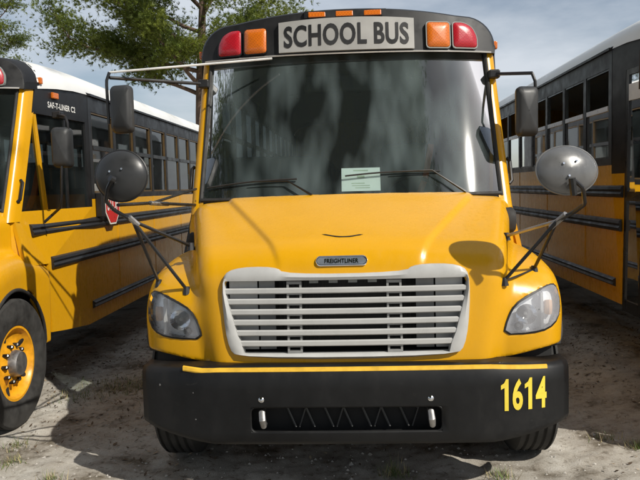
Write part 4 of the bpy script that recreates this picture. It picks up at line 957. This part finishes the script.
x = RNG.uniform(-3.6, 3.6, N); y = RNG.uniform(-0.4, 5.5, N); keep = vnoise(x*1.6, y*1.6, 9)*0.8+0.35*vnoise(x*6, y*6, 11)+0.25*np.clip(y-1.0, 0, 1.5) > RNG.uniform(0.45, 1.35, N); x = x[keep]; y = y[keep]; N = len(x)  # leaves thicken towards the rear to deepen the shade on the ground
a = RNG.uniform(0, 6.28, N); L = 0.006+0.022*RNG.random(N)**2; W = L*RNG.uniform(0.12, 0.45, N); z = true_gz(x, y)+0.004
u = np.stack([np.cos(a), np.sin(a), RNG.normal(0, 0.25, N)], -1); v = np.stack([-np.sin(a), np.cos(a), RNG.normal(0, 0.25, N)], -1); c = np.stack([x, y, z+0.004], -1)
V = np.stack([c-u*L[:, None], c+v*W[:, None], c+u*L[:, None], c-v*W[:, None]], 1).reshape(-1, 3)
o = tri_object('leaf_litter_shade', V, 4, ['dry_leaf', 'pale_leaf'], (RNG.random(N) > 0.8).astype(int).tolist()); tag(o, 'scattered dry leaves, thickened to darken the shaded sandy ground under the buses', 'leaf litter', kind='stuff')
# pebbles
N = 7000; x = RNG.uniform(-3.6, 3.6, N); y = RNG.uniform(-0.4, 4.0, N); sz = 0.0025+0.011*RNG.random(N)**3*(1+1.0*(RNG.random(N) > 0.97)); z = true_gz(x, y)
oc = np.array([(1, 0, 0), (0, 1, 0), (-1, 0, 0), (0, -1, 0), (0, 0, 0.7), (0, 0, -0.7)], float); fi = [(0, 1, 4), (1, 2, 4), (2, 3, 4), (3, 0, 4), (1, 0, 5), (2, 1, 5), (3, 2, 5), (0, 3, 5)]
an = RNG.uniform(0, 6.28, N); ca, sa = np.cos(an), np.sin(an); PV = oc[None]*sz[:, None, None]*RNG.uniform(0.65, 1.3, (N, 6, 1))
PV = np.stack([PV[..., 0]*ca[:, None]-PV[..., 1]*sa[:, None]+x[:, None], PV[..., 0]*sa[:, None]+PV[..., 1]*ca[:, None]+y[:, None], PV[..., 2]+z[:, None]+sz[:, None]*0.1], -1)
FI = (np.arange(N)[:, None, None]*6+np.array(fi)[None]).reshape(-1, 3); me = bpy.data.meshes.new('gravel'); me.from_pydata(PV.reshape(-1, 3).tolist(), [], FI.tolist()); me.materials.append(M['pebble']); me.update()
o = bpy.data.objects.new('gravel', me); col.objects.link(o); tag(o, 'loose pale gravel strewn over the sandy ground', 'gravel', kind='stuff')
# grass in a few tufts
spots = [(at_ground(110, 384), 0.35, 120), (at_ground(140, 384), 0.25, 90), (at_ground(75, 392), 0.2, 50), (at_ground(8, 458), 0.10, 45), (at_ground(18, 440), 0.08, 35), (at_ground(637, 449), 0.07, 60), (at_ground(395, 474), 0.10, 60), (at_ground(500, 478), 0.08, 50), (at_ground(50, 478), 0.06, 30), (at_ground(605, 440), 0.10, 25), (at_ground(180, 400), 0.3, 60)]
VV = []; MI = []
for c, sp, nb in spots:
    for _ in range(nb*2):
        bx, by = c[0]+random.gauss(0, sp*0.5), c[1]+random.gauss(0, sp*0.5); bz_ = float(true_gz(np.array([bx]), np.array([by]))[0]); h = random.uniform(0.02, 0.075); a = random.uniform(0, 6.28); w = random.uniform(0.0015, 0.003)
        dx, dy = math.cos(a), math.sin(a); ln = random.uniform(0.2, 1.2)*h
        VV += [(bx-dy*w, by+dx*w, bz_), (bx+dy*w, by-dx*w, bz_), (bx+dx*ln, by+dy*ln, bz_+h)]; MI.append(0 if random.random() < 0.6 else 1)
o = tri_object('grass', np.array(VV), 3, ['grass_blade', 'straw'], MI); tag(o, 'thin weedy grass tufts in the sandy ground between the buses', 'grass', kind='stuff')
